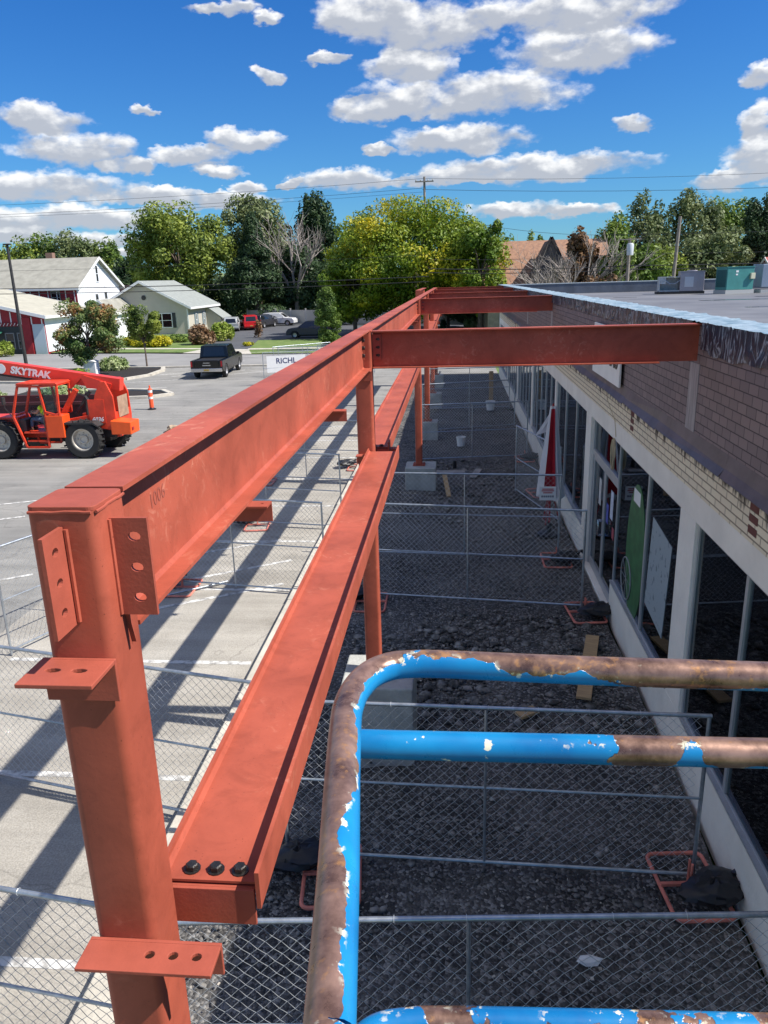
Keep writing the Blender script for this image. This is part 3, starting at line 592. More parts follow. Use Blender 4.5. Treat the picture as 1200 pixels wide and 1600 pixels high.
# ================================================================ TEMPORARY FENCES
def chain(mb,x0,x1,z0,z1,w_=.1,h=.1,r=.0026):
    n=int((x1-x0)/(w_/2)); nz=int((z1-z0)/(h/2)); 
    for i in range(n):
        xa=x0+i*w_/2+ w_/4; pts=[]
        for k in range(nz+1):
            s=1 if (k+i)%2 else -1
            zz=z0+k*(z1-z0)/nz; pts.append((xa+s*w_/4+.006*sin(zz*5+xa*1.7)+.004*sin(xa*9),0.004*s*(1 if i%2 else -1)+.016*sin(xa*2.1+1)*sin(zz*2.6),zz+.010*sin(xa*2.9+zz)))
        mb.tube(pts,r,3,caps=False)
    return mb
_panels={}
def fence_panel(p0,p1,label,h=1.83,rails=(.1,.95),posts=True,tilt=0,group='temporary chain link fence panels',midpost=True,cat='fence panel',mesh=True):
    a=Vector((p0[0],p0[1],0)); b=Vector((p1[0],p1[1],0)); d=b-a; Ln=round(d.length,2); rz=atan2(d.y,d.x)
    z0=p0[2] if len(p0)>2 else 0
    t=thing('temporary_fence',label,cat,(a.x,a.y,z0),rz,group)
    if tilt: t.rotation_euler=(tilt,0,rz)
    c=MB(); r=.019
    for xx in (r,Ln-r):
        c=MB(); c.tube([(xx,0,.02),(xx,0,h-.03)],r,10); part(c,'post',m_galv,t,smooth=True)
    c=MB(); c.tube([(0,0,h-.02),(Ln,0,h-.02)],r,10); part(c,'top_rail',m_galv,t,smooth=True)
    c=MB(); c.tube([(0,0,rails[0]),(Ln,0,rails[0])],.017,8); part(c,'bottom_rail',m_galv,t,smooth=True)
    c=MB(); c.tube([(.02,0,rails[1]),(Ln-.02,0,rails[1])],.013,8); part(c,'middle_rail',m_galv,t,smooth=True)
    if midpost:
        c=MB(); c.tube([(Ln/2,.0,.06),(Ln/2,.0,h-.04)],.014,8); part(c,'post',m_galv,t,smooth=True)
    if mesh:
        key=(Ln,h)
        if key not in _panels:
            c=chain(MB(),.04,Ln-.04,rails[0]+.03,h-.03); me=mesh_from('chain_mesh',c.v,c.f); me.materials.append(m_wire); me.polygons.foreach_set('use_smooth',[True]*len(me.polygons)); _panels[key]=me
        o=bpy.data.objects.new('chain_link',_panels[key]); COL.objects.link(o); o.parent=t; o.location=(0,.012,0)
        # wire ties round the top rail
    for k in range(int(Ln/.45) if a.y<7 else 0):
        c=MB(); x=.2+k*.45; c.tube([(x+.012*cos(q)*.5+q*.004,.024*cos(q),h-.02+.024*sin(q)) for q in [j*pi/4 for j in range(9)]],.002,4)
        part(c,'tie_wire',m_wire,t)
    return t
fence_panel((-1.93,3.69),(2.1,4.0),'nearest chain link panel right of the near column, cut by the bottom edge',h=1.82)
fence_panel((-5.3,4.22),(-1.97,3.77),'chain link panel at the bottom left corner behind the near column',h=1.82)
fence_panel((-1.7,6.33),(2.27,6.22),'chain link panel across the gravel seen through the blue rail')
fence_panel((-5.45,7.42),(-1.78,6.6),'chain link panel across the kerb left of the flat lower beam')
fence_panel((-1.75,13.0),(2.2,12.5),'chain link panel crossing the gravel at the first shop door')
fence_panel((-1.7,15.2),(2.1,14.9),'chain link panel with a small white notice, just behind the one at the door')
fence_panel((-1.2,23.8),(2.3,24.3),'chain link panel across the gravel beyond the boards')
fence_panel((-1.2,28.6),(2.3,29.6),'chain link panel across the far gravel by the fourth pier')
fence_panel((-1.1,33.6),(2.4,33.9),'farthest chain link panel across the gravel')
fence_panel((-5.95,13.6),(-2.35,13.0),'chain link panel over the parking stripes below the main beam')
fence_panel((-6.3,17.6),(-2.6,16.9),'chain link panel in the lot, second past the stripes')
fence_panel((-6.0,21.8),(-2.6,21.2),'chain link panel in the lot behind the second column')
fence_panel((-6.6,18.0),(-6.2,21.6),'chain link panel running lengthwise in the sunny lot')
fence_panel((-6.9,26.5),(-6.7,30.0),'chain link panel lengthwise far down the lot')
fence_panel((-7.05,10.5),(-5.65,13.7),'chain link panel at the left edge running away behind the near column top')
fence_panel((1.62,20.2),(2.42,17.4),'loose chain link panel leaning on the shop wall by the umbrella',tilt=RAD(0),midpost=False)
# far group of panels with banners by the street
for (a,b,l) in (((-10.7,42.9),(-7.2,44.2),'far chain link panel carrying a white banner with dark letters'),((-11.0,46.8),(-7.9,49.6),'far chain link panel between the two banners'),((-8.4,47.6),(-4.9,47.9),'far chain link panel with the second white banner'),((-10.6,46.4),(-7.0,46.6),'far chain link panel nearest the street')):
    fence_panel((a[0],a[1]),(b[0],b[1]),l)
def stand(x,y,rz,label,s=1.0):
    t=thing('fence_stand',label,'fence stand',(x,y,0),rz,'red tube stands holding the fence')
    c=MB(); w_,l_,r=.27,.42,.07; pts=[]
    for sx,sy,a0 in((1,1,0),(-1,1,90),(-1,-1,180),(1,-1,270)):
        for i in range(5):
            a=RAD(a0+90*i/4); pts.append((sx*(w_-r)+r*cos(a),sy*(l_-r)+r*sin(a),.035))
    c.tube(pts,.02,8,closed=True); part(c,'tube_frame',m_redbase,t,smooth=True)
    c=MB(); c.beam((-w_,0,.055),(w_,0,.055),.035,.03); part(c,'cross_bar',m_redbase,t)
    c=MB(); c.tube([(.0,.03,.05),(.0,.03,.30)],.013,8); c.tube([(.0,-.03,.05),(.0,-.03,.30)],.013,8); part(c,'peg',m_redbase,t,smooth=True)
    return t
def sandbag(x,y,rz,label,s=1):
    c=MB(); rd=random.Random(int(x*100+y*10)); n,mn=18,12
    vs=[]
    for j in range(mn+1):
        ph=-pi/2+pi*j/mn
        for i in range(n):
            a=2*pi*i/n; k=1+.16*sin(3*a+x*5)*cos(2*ph)+.12*sin(5*a+7*ph+y)+rd.uniform(-.05,.05)
            vs.append((.3*s*cos(ph)*cos(a)*k,.2*s*cos(ph)*sin(a)*k,.09*s+.09*s*sin(ph)*(1+rd.uniform(-.2,.35))))
    c._add(vs,[(j*n+i,j*n+(i+1)%n,(j+1)*n+(i+1)%n,(j+1)*n+i) for j in range(mn) for i in range(n)])
    c.tube([(.26*s,0,.12*s),(.33*s,.02,.17*s),(.4*s,.0,.15*s)],[.05*s,.02*s,.05*s],7)
    o=part(c,'sandbag',m_black,smooth=True,loc=(x,y,.07),rz=rz); return tag(o,label,'sandbag','black sandbags on the fence stands')
for (x,y,r,l,bl) in [(2.2,6.15,.1,'red tube stand by the shop wall under the blue rails','black sandbag by the shop wall under the blue rails'),(2.22,12.35,.1,'red tube stand at the first shop door','black sandbag at the foot of the shop door'),
  (-1.2,6.1,.1,'red tube stand right of the flat lower beam end','black sandbag hanging dark beside the flat beam end'),(2.05,14.9,0,'red tube stand behind the one at the door','black sandbag behind the one at the door'),
  (2.2,24.0,0,'red tube stand far along the shop wall','black sandbag far along the shop wall'),(2.25,20.0,.2,'red tube stand near the umbrella','black sandbag near the umbrella'),
  (-5.2,13.3,0,'pink red stand on the lot just past the second shadow stripe','black sandbag covered by netting on the striped lot'),(-6.1,17.6,.2,'red stand in the lot behind the striped one','black sandbag on the second stand in the lot'),(-4.7,17.2,.1,'red stand on the lot in the light between shadows','black sandbag in the lot shadow'),
  (-5.5,21.3,0,'red stand farthest along the lot shadows','black sandbag farthest along the lot'),(-6.0,6.75,.3,'red stand at the left edge on the lot','black sandbag at the left edge on the lot'),(-8.0,9.9,.8,'red stand upper left behind the near column','black sandbag upper left behind the near column'),(-1.5,12.7,0,'red stand beside the foot of the second column','black sandbag by the second column foot'),(-3.0,23.0,0,'red stand on the kerb far along','black sandbag on the kerb far along')]:
    stand(x,y,r,l); sandbag(x+(.17 if x>0 else -.35),y-.05+(.15 if x<0 else -.1),r+.4,bl)
# loose pipe and small notice, banners
o=part(MB().tube([(-6.0,12.4,.05),(-4.4,13.6,.05)],.02,10),'loose_pipe',m_galv,smooth=True); tag(o,'short galvanised pipe lying at the red stand under the main beam','pipe')
def netting(x,y,l):
    c=MB(); 
    for i in range(9):
        a=i*.08; c.tube([(a-.34,-.2+.4*j/6,.06+.17*sin(pi*min(1,j/6))*sin(pi*(i+.5)/9)) for j in range(7)],.006,4)
    for j in range(1,6): c.tube([(i*.08-.34,-.2+.4*j/6,.062+.17*sin(pi*j/6)*sin(pi*(i+.5)/9)) for i in range(9)],.006,4)
    o=part(c,'netting_heap',m_black,loc=(x,y,0)); tag(o,l,'netting')
netting(-5.75,13.5,'heap of black netting next to the pink red stand')
t=thing('notice_sign','small white notice with red and dark lines tied to a fence panel','sign',(1.83,14.86,1.45))
c=MB(); c.box(-.16,.16,-.004,.004,-.14,.14); part(c,'board',m_white,t)
c=MB(); 
for k,(z,w_) in enumerate(((.09,.11),(.055,.12),(.015,.09))): c.box(-w_,w_,-.0065,-.0045,z-.01,z+.01)
part(c,'red_print',M('red_print',(.5,.06,.06),.6),t)
c=MB(); 
for k in range(6): c.box(-.12+.042*k,-.12+.042*k+.025,-.0065,-.0045,-.08,-.04)
part(c,'dark_print',M('dark_print',(.05,.05,.09),.6),t)
def banner(x,y,rz,txt,l,w_=2.2):
    t=thing('banner',l,'banner',(x,y,1.2),rz,'white banners on the far fence')
    c=MB(); c.box(0,w_,-.03,-.024,-.5,.42); part(c,'cloth',m_white,t)
    c=text_mb(txt,.42,.002,.006); xf(c,Matrix.Translation((w_/2,-.034,.12))@Matrix.Rotation(pi/2,4,'X')); part(c,'lettering',M('navy_print',(.02,.03,.12),.6),t)
banner(-10.5,43.0,RAD(20),'RICHL','white banner with dark blue letters, left one on the far fence')
banner(-8.3,47.5,RAD(5),'RIC','white banner farther back, peeking over the main beam',1.8)
# ================================================================ LIFT GUARD RAIL
def relz(x,y,zr): return hit(x,y,2,CH+zr)
t=thing('lift_guard_rail','chipped blue and bare brown tube guard rail of a work lift','guard rail',(.1,1.0,CH-.62))
zr=-.56; R_=.0212
A=[relz(*p,zr) for p in ((512,1640),(515,1600),(528,1375),(535,1215),(540,1130),(545,1102),(556,1078),(575,1057),(600,1044),(632,1038),(700,1038),(900,1047),(1200,1057),(1500,1068))]
c=W(); c.tube(A,R_,20); 
def smoothpath(P,n=6):
    out=[]
    for i in range(len(P)-1):
        p0=P[max(i-1,0)];p1=P[i];p2=P[i+1];p3=P[min(i+2,len(P)-1)]
        for k in range(n):
            s=k/n; out.append(.5*((2*p1)+(-p0+p2)*s+(2*p0-5*p1+4*p2-p3)*s*s+(-p0+3*p1-3*p2+p3)*s**3))
    return out+[P[-1]]
fr=Vector((A[-1].x-A[9].x,A[-1].y-A[9].y,0)).normalized()
c=W(); c.tube(smoothpath([A[0]-Vector((0,.12,0))]+A),R_,20); part(c,'top_rail',m_rail,t,smooth=True)
B=[relz(*p,-.66) for p in ((556,1158),(565,1162),(800,1168),(1200,1177),(1500,1185))]
c=W(); c.tube(smoothpath(B,3),.0212,20); part(c,'second_rail',m_rail2,t,smooth=True)
c=W(); p=B[0]; c.tube([(p.x-.012,p.y-.0,CH-.60),(p.x-.05,p.y,CH-1.25)],.02,16); part(c,'corner_post',m_rail,t,smooth=True)
C_=[relz(*p,-1.07) for p in ((556,1640),(575,1618),(600,1605),(640,1599),(690,1597),(900,1601),(1250,1610))]
c=W(); c.tube(smoothpath(C_),.0212,20); part(c,'middle_rail',m_rail3,t,smooth=True)
# ================================================================ SHOP BUILDING
XF=2.6; YE=46.2; Y0=-3.0
t=thing('shop_building','low brick shop with beige storefront, brown shingle face and flat grey roof','building',(XF,0,0))
pil=[(8.2,8.78),(14.85,15.4),(20.1,20.35),(26.2,26.6),(32.4,32.8),(38.6,39.0),(45.4,YE),(Y0,-2.4),(1.9,2.4)]
door=(12.42,14.85)
c=W()
for a,b in ((Y0,door[0]-.08),(door[1],YE)): c.box(XF,XF+.2,a,b,-.12,.62)
c.box(XF+.001,XF+.2,Y0,YE,2.98,3.28)
for a,b in pil: c.box(XF+.0005,XF+.28,a,b,.6205,2.9795)
c.box(XF-.03,XF+.2,door[0]-.08,door[1],-.12,.03)
part(c,'wall',m_hdr,t,bevel=.006)
c=W(); c.box(XF-.004,XF+.2,Y0,YE,3.2805,3.735); part(c,'brick_band',m_cream,t)
c=W()
for yy in(6.55,11.35,24,34):
    for k in range(3): c.box(XF-.008,XF-.0045,yy,yy+.2,3.36+.105*k,3.43+.105*k)
part(c,'dark_brick_inset',M('dark_red_brick',(.14,.05,.04),.85,var=.2,vs=8),t)
c=W(); c.box(XF-.075,XF+.2,Y0,YE,3.7355,5.06); part(c,'shingle_face',m_shingle,t)
c=W(); rd=random.Random(2); y=Y0
while y<YE:
    ln=rd.uniform(1.6,2.4); dz=rd.uniform(-.012,.012); sk=rd.uniform(-.015,.015)
    v=[(XF-.0765,y,3.95),(XF-.0765,y+ln-.01,3.95),(XF-.10-abs(sk),y+ln-.01,3.83+dz),(XF-.105-sk,y,3.83-dz),(XF-.16,y,3.745+sk),(XF-.15,y+ln-.01,3.75-sk)]
    c._add(v+[(a[0]+.004,a[1],a[2]-.006) for a in v],[(0,1,2,3),(3,2,5,4),(9,8,7,6),(10,11,8,9),(4,5,11,10),(3,4,10,9),(2,8,11,5)]); y+=ln
part(c,'base_flashing',m_flash,t)
# vertical lead seams under the beams
for yy in (8.45,20.9,27.7):
  c=W(); c.box(XF-.082,XF-.0755,yy-.16,yy+.16,3.95,4.66)
  part(c,'seam_flashing',M('streaked_metal',(.2,.185,.2),.5,.2,col2=(.36,.34,.35),vs=5,mscale=(6,6,.5)),t)
# plastic sheeting over the parapet, rippled
def rippled(y0,y1,zt,zb,amp,seed):
    r=np.random.default_rng(seed); ny=int((y1-y0)/.035); nz=14; vs=[]; fs=[]
    ph=r.uniform(0,6,10); fq=r.uniform(5,30,10)
    for i in range(ny+1):
        y=y0+(y1-y0)*i/ny
        for j in range(nz+1):
            s=j/nz; z=zt+(zb-zt)*s + (0 if j<nz else .02*sin(y*3+seed)+.012*sin(y*11))
            q=sum(sin(y*fq[k]+ph[k]+s*(k-5)*1.1) for k in range(10))/10
            vs.append((XF-.082-.012-abs(q)*amp*(.35+s),y,z))
    for i in range(ny):
        for j in range(nz): a=i*(nz+1)+j; fs.append((a,a+1,a+nz+2,a+nz+1))
    m=MB(); m.org='world'; m.v=vs; m.f=fs; return m
part(rippled(Y0,8.28,5.085,4.80,.03,1),'plastic_sheet',m_plastic,t,smooth=True)
part(rippled(8.6,24,5.085,4.88,.03,2),'plastic_sheet',m_plastic,t,smooth=True)
part(rippled(24,YE,5.085,4.9,.04,3),'plastic_sheet',m_plastic,t,smooth=True)
c=W(); rd=np.random.default_rng(4); n=700; vs=[];fs=[]
for i in range(n+1):
    y=Y0+(YE-Y0)*i/n
    for j,x in enumerate((-.10,0,.12,.26,.4)): vs.append((XF+x+rd.normal(0,.004),y,5.088+rd.normal(0,.006)-(.0 if 0<j<4 else .004)))
for i in range(n):
    for j in range(4): a=i*5+j; fs.append((a,a+1,a+6,a+5))
c.v=vs;c.f=fs; part(c,'parapet_cover',m_cap,t,smooth=False)
c=W(); c.box(XF+.2005,XF+.40,Y0,YE,4.4,5.07); c.box(XF,26,YE-.35,YE,4.4,5.04); part(c,'parapet',M('dark_parapet',(.10,.115,.14),.6,var=.2,vs=1.5,bump=.3,bs=4),t)
c=W(); c.box(XF-.02,26.05,YE-.37,YE+.02,5.041,5.08); part(c,'coping',M('pale_coping',(.5,.55,.56),.5,var=.1),t)
c=W(); c.box(XF+.4,26,Y0,YE-.35,4.3,4.5); part(c,'roof',m_roof,t)
c=W(); 
for (x,y,lx,ly) in ((9,30,2.6,.5),(13,27,3,.8),(12,33,2.2,.3),(8.5,24,1.4,.25),(16,30,3,.5),(7,36,1,.2)): c.box(x,x+lx,y,y+ly,4.502,4.506)
part(c,'roof_puddle',M('rain_water',(.02,.03,.04),.03,spec=.8),t)
c=W(); c.box(XF,26,YE-.01+.0,YE+.0,-.1,4.3); c.box(25.8,26,Y0,YE,-.1,4.3); c.box(XF,26,Y0-.2,Y0,-.1,5.0); part(c,'outer_wall',m_hdr,t)
c=W(); c.box(XF+.3,12,Y0,YE-.1,-.1,.02); c.box(9.5,9.6,Y0,YE-.1,0,3.4); c.box(XF+.3,12,Y0,YE-.1,3.3,3.4); part(c,'interior',M('dim_interior',(.14,.14,.15),.8,var=.2,vs=1),t)
# windows
def window(y0,y1,mull,z0=.62,z1=2.98,blind=False):
    f=W(); X1,X2=XF+.035,XF+.085; s=.04
    f.box(X1,X2,y0,y0+s,z0,z1); f.box(X1,X2,y1-s,y1,z0,z1); f.box(X1,X2,y0+s,y1-s,z0,z0+s); f.box(X1,X2,y0+s,y1-s,z1-s,z1)
    for q in mull: f.box(X1-.002,X2,q-.03,q+.03,z0+s+.001,z1-s-.001)
    fo=part(f,'window',m_frame,t,bevel=.003)
    g=W(); g.box(XF+.057,XF+.063,y0+s,y1-s,z0+s,z1-s); part(g,'pane',m_glass,fo)
    si=W(); si.box(XF-.012,XF+.034,y0,y1,z0+.0015,z0+.025); part(si,'sill',m_frame,fo)
    if blind:
        b=W(); k=y0+.12
        while k<y1-.1: b.obox((XF+.24,k,(z0+z1)/2),(.012,.11,z1-z0-.15),(0,0,RAD(35))); k+=.19
        part(b,'blind',M('pale_blind',(.42,.5,.52),.7),fo)
    return fo
window(2.4,8.2,(4.3,6.72)); window(-2.4,1.9,(-.3,)); window(8.78,12.34,(10.4,)); window(15.4,20.1,(16.9,18.5))
window(20.35,26.2,(21.5,22.7,23.9,25.1),blind=True); window(26.6,32.4,(27.8,29,30.2,31.4),blind=True); window(32.8,38.6,(34,35.2,36.4,37.6),blind=True); window(39.0,45.4,(40.2,41.4,42.6,43.8),blind=True)
# door with transom
f=W(); a,b=door; f.box(XF+.06,XF+.15,a-.07,a+.03,.03,2.979); f.box(XF+.06,XF+.15,b-.06,b,.03,2.979); f.box(XF+.06,XF+.15,a+.03,b-.06,2.26,2.36); f.box(XF+.06,XF+.15,a+.03,b-.06,2.93,2.979)
fo=part(f,'door_frame',m_frame,t,bevel=.003); g=W(); g.box(XF+.1,XF+.106,a+.03,b-.06,2.36,2.93); part(g,'transom_pane',m_glass,fo)
mid=(a+b)/2
for (p,q) in ((a+.035,mid-.005),(mid+.005,b-.065)):
    f=W(); s=.07; f.box(XF+.08,XF+.125,p,p+s,.04,2.25); f.box(XF+.08,XF+.125,q-s,q,.04,2.25); f.box(XF+.08,XF+.125,p+s,q-s,.04,.2); f.box(XF+.08,XF+.125,p+s,q-s,2.17,2.25)
    do=part(f,'door',m_frame,t,bevel=.003); g=W(); g.box(XF+.1,XF+.106,p+s,q-s,.2,2.17); part(g,'pane',m_glass,do)
    h=W(); yy=q-.035 if p<mid-.5 else p+.035; h.tube([(XF+.08,yy,1.0),(XF+.0,yy,1.0),(XF+.0,yy,1.28),(XF+.08,yy,1.28)],.013,8); part(h,'handle',m_chrome,do,smooth=True)
# things inside and outside the shop front
def flat(name,mb,mat,l,c_): o=part(mb,name,mat); return tag(o,l,c_)
mb=MB(); mb.prism([(11.0+.55*cos(q),1.6+1.05*sin(q)) for q in [k*pi/14 for k in range(28)]],'x',XF+.050,XF+.0555)
flat('poster',mb,M('green_poster',(.04,.14,.05),.5,var=.3,vs=5),'tall green oval poster inside the window right of the door','poster')
mb=MB(); mb.obox((XF+.0525,9.7,1.75),(.006,.95,1.3),(RAD(6),0,0)); flat('paper_poster',mb,M('pale_sketch_poster',(.30,.36,.39),.7,col2=(.14,.18,.2),vs=9,lo=.58,hi=.62),'large pale sketched sheet inside the window next to the green poster','poster')
mb=MB(); mb.tube([(XF+.040,11.4+.33*cos(q),1.05+.33*sin(q)) for q in [k*pi/12 for k in range(24)]],.011,6,closed=True)
for k in range(8): mb.tube([(XF+.040,11.4,1.05),(XF+.040,11.4+.33*cos(k*pi/4),1.05+.33*sin(k*pi/4))],.004,4)
flat('bicycle_wheel',mb,M('grey_metal',(.25,.27,.28),.5,.1),'spoked wheel standing inside the window below the green poster','wheel')
mb=MB(); mb.box(XF+.0470,XF+.0490,10.85,11.25,2.35,2.55); flat('window_sticker',mb,m_white,'small white printed sticker high on the window right of the door','sticker')
for k,(y,z,w_,h_,col,l) in enumerate([(13.0,1.75,.22,.5,(.55,.6,.7),'pale blue sheet taped inside the right door leaf'),(13.35,1.5,.18,.35,(.08,.1,.4),'dark blue flyer on the right door leaf'),(14.1,1.7,.2,.5,(.6,.6,.58),'white flyer on the left door leaf'),(12.8,1.3,.16,.2,(.4,.08,.1),'small red flyer low on the right door leaf')]):
    mb=MB(); mb.box(XF+.095,XF+.0985,y-w_/2,y+w_/2,z-h_/2,z+h_/2); flat('door_flyer',mb,M('flyer%d'%k,col,.6,var=.2,vs=12),l,'flyer')
# coil of pale rope hanging on the header over the door
mb=MB(); pts=[]
for k in range(60):
    a=k*.62; pts.append((XF-.03-.015*sin(a*.7),12.55+.10*sin(a)+.02*sin(a*2.3),2.78+.24*cos(a)-.0008*k))
mb.tube(pts,.009,5); mb.tube([(XF-.01,12.5,3.05),(XF-.02,12.6,3.3),(XF-.1,12.9,3.6),(XF-.1,13.2,3.9)],.006,5); flat('rope_coil',mb,M('pale_rope',(.5,.42,.28),.9),'coil of pale rope hanging from the header above the shop door','rope')
# shop sign
t=thing('shop_sign','white board sign with dark capitals fixed on the brown shingles','sign',(XF-.12,13.0,4.35))
c=MB(); c.box(-.03,.0,-1.15,1.15,-.42,.42); part(c,'board',m_white,t,bevel=.004)
c=text_mb('WILLIAMS',.46,.004,.008); c.v=[(-.036-z,-x,y-.02) for x,y,z in c.v]; part(c,'lettering',M('black_print',(.03,.03,.03),.5),t)
# closed umbrella
t=thing('folded_umbrella','folded red and white market umbrella standing against the shop window','umbrella',(2.1,16.6,0))
c=MB(); c.tube([(0,0,.05),(0,0,2.95)],.022,8); part(c,'pole',M('red_pole',(.35,.02,.03),.4),t,smooth=True)
def folds(c,seg,r0,r1,z0,z1,off):
    vs=[];n=24;m=10
    for j in range(m+1):
        s=j/m; z=z0+(z1-z0)*s; rad=r0+(r1-r0)*s
        for i in range(seg[0],seg[1]+1):
            a=2*pi*i/n; k=rad*(1+.38*cos(a*6+off)+.06*sin(3*z+a)); vs.append((k*cos(a),k*sin(a),z+.05*sin(a*6)*(1-s)))
    w_=seg[1]-seg[0]+1; c._add(vs,[(j*w_+i,j*w_+i+1,(j+1)*w_+i+1,(j+1)*w_+i) for j in range(m) for i in range(w_-1)])
c=MB(); folds(c,(0,24),.23,.05,.9,2.9,0); part(c,'white_canopy',M('white_canvas',(.72,.72,.72),.85,var=.08,vs=2),t,smooth=True)
c=MB(); folds(c,(16,19),.27,.08,1.0,2.85,.3); folds(c,(10,11),.25,.07,1.3,2.8,.2); part(c,'red_canopy',M('red_canvas',(.42,.015,.03),.8,var=.1,vs=3),t,smooth=True)
c=MB(); c.tube([(-.25,.1,2.3),(0,0,2.75)],.01,6); c.prism([(-.35,2.25),(-.05,2.75),(-.03,2.35)],'y',.08,.09); part(c,'white_flap',MATS['white_canvas'],t)
c=MB(); c.lathe([(0,0),(.26,0),(.26,.05),(.05,.08),(.04,.3),(0,.3)],(0,0,0),n=20); part(c,'base',m_black,t,smooth=True)
c=MB()
for a in (0,2.1,4.2): c.tube([(0,0,1.2),(.22*cos(a),.22*sin(a),.3)],.012,6)
part(c,'rib',MATS['red_pole'],t)
# boards, buckets and odds and ends on the gravel
def plank(x,y,rz,l,w_,mat,lab,z=.03,tilt=0,name='plank'):
    c=MB(); c.box(-l/2,l/2,-w_/2,w_/2,0,.038); o=part(c,name,mat,loc=(x,y,z),bevel=.003); o.rotation_euler=(0,tilt,rz); tag(o,lab,'plank')
plank(1.95,10.35,RAD(77),1.95,.2,m_wood,'pale new plank lying behind the top blue rail by the wall',.08)
plank(.95,9.05,RAD(35),.3,.16,m_wood,'short offcut of wood on the gravel behind the blue rail',.06)
plank(-.35,22.2,RAD(3),1.3,.3,m_greywood,'grey board lying beside the third column',.05)
plank(.62,22.0,RAD(78),1.0,.2,m_greywood,'grey board lying end-on to the right of the other board',.06)
plank(-.22,20.2,RAD(100),.9,.12,m_wood,'plank leaning beside the third pier',.2,RAD(-30))
for (x,y,s,l) in ((1.55,33.6,.2,'white bucket at the far wall corner on the gravel'),(.22,26.2,.16,'pale upturned bucket on the gravel in the middle')):
    t=thing('bucket',l,'bucket',(x,y,0),0,'buckets on the gravel'); c=MB(); c.lathe([(0,0),(s*.8,0),(s,s*2),(s*1.06,s*2),(s*1.06,s*1.85),(s*.97,s*1.85)],(0,0,0),n=20); part(c,'pail',m_white,t,smooth=True)
    c=MB(); c.tube([(s*cos(q),-.02,s*1.9-s*.7*sin(q)) for q in [k*pi/8 for k in range(9)]],.006,5); part(c,'handle',m_galv,t)
t=thing('wooden_post','tan wooden post standing in the bucket by the far wall','post',(1.6,34.2,0)); c=MB(); c.box(-.09,.09,-.09,.09,0,1.6); part(c,'post_body',m_wood,t,bevel=.01)
t=thing('pipe_stub','short black pipe stub sticking out of the gravel','pipe',(-.35+.35,24.6-1.6,0)); c=MB(); c.lathe([(.045,0),(.06,0),(.06,.22),(.045,.22),(.045,0)],(0,0,0),n=14); part(c,'pipe_body',m_black,t,smooth=True)
o=part(MB().blob((0,0,.03),(.1,.07,.04),3,1,.4),'paper_scrap',m_white,loc=(1.12,5.25,.0)); tag(o,'crumpled white paper scrap on the gravel below the blue rails','litter')
# ================================================================ ROOFTOP UNITS
m_ac=M('grey_ac_metal',(.36,.33,.35),.5,.2,var=.08,vs=2)
t=thing('rooftop_unit','grey rooftop air conditioner with an open left bay','air conditioner',(10.75,40.0,4.5),RAD(-8),'air conditioners on the flat roof')
c=MB(); c.box(.1,1.45,-.6,.6,.15,1.28); part(c,'cabinet',m_ac,t,bevel=.02)
c=MB(); c.box(.08,1.47,-.62,.62,1.281,1.33); c.lathe([(0,0),(.3,0),(.3,.05),(0,.06)],(.8,0,1.33),n=20); part(c,'lid',m_ac,t)
c=MB(); c.box(.35,.85,-.615,-.602,.4,1.0); part(c,'door_panel',M('pale_panel',(.55,.56,.58),.5),t)
c=MB(); c.box(-1.1,.09,-.55,-.5,.15,.22); c.box(-1.1,.09,.3,.35,.15,.95); c.box(-1.1,-1.04,-.55,.3,.15,1.0); c.box(-1.1,.09,-.55,.35,.98,1.02); c.box(-1.03,-.7,-.5,0,.6,.97); part(c,'open_bay',M('pale_sheet_metal',(.5,.5,.5),.5,.3,var=.2,vs=5),t)
c=MB(); c.tube([(-.7,-.45,.8),(-.5,-.5,.62),(-.2,-.5,.6),(.1,-.5,.8)],.03,8); part(c,'hose',m_galv,t,smooth=True)
c=MB(); c.box(-1.2,1.5,-.65,.65,0,.145); part(c,'curb',m_darkm,t); t.scale=(.8,.8,.78)
t=thing('rooftop_unit','teal green rooftop air conditioner with white labels','air conditioner',(12.75,38.0,4.5),RAD(12),'air conditioners on the flat roof')
m_teal=M('teal_enamel',(.06,.24,.22),.45,.1,var=.1,vs=2)
c=MB(); c.box(-.8,.8,-.6,.6,.2,1.36); part(c,'cabinet',m_teal,t,bevel=.02)
c=MB(); c.box(-.83,.83,-.63,.63,1.361,1.4); part(c,'lid',m_teal,t)
c=MB(); 
for k in range(14): c.box(-.82,-.802,-.5+.075*k,-.46+.075*k,.35,1.25)
part(c,'coil_grille',M('dark_teal',(.03,.12,.12),.5),t)
c=MB(); c.box(-.3,-.15,-.612,-.602,1.1,1.2); c.box(-.3,-.18,-.612,-.602,.95,1.03); part(c,'label_plate',m_white,t)
c=MB(); c.box(.55,.8,-.74,-.602,.75,1.05); part(c,'vent_hood',M('cream_box',(.62,.6,.42),.5),t,bevel=.01)
c=MB(); c.box(-.85,.85,-.65,.65,0,.195); part(c,'curb',M('pale_curb',(.45,.45,.43),.6),t); t.scale=(.8,.8,.84)
t=thing('rooftop_unit','blue grey duct housing with a black hood right of the teal unit','air conditioner',(14.55,38.4,4.5),RAD(5),'air conditioners on the flat roof')
c=MB(); c.box(-.7,.3,-.5,.5,.25,1.25); part(c,'cabinet',M('blue_grey_metal',(.24,.29,.36),.45,.2,var=.08),t,bevel=.02)
c=MB(); c.prism([(.31,.15),(.31,.9),(.7,1.15),(2.2,1.15),(2.2,.15)],'y',-.6,.5); part(c,'black_hood',m_darkm,t)
c=MB(); c.box(-.75,2.2,-.62,.6,0,.14); part(c,'curb',MATS['pale_curb'],t)
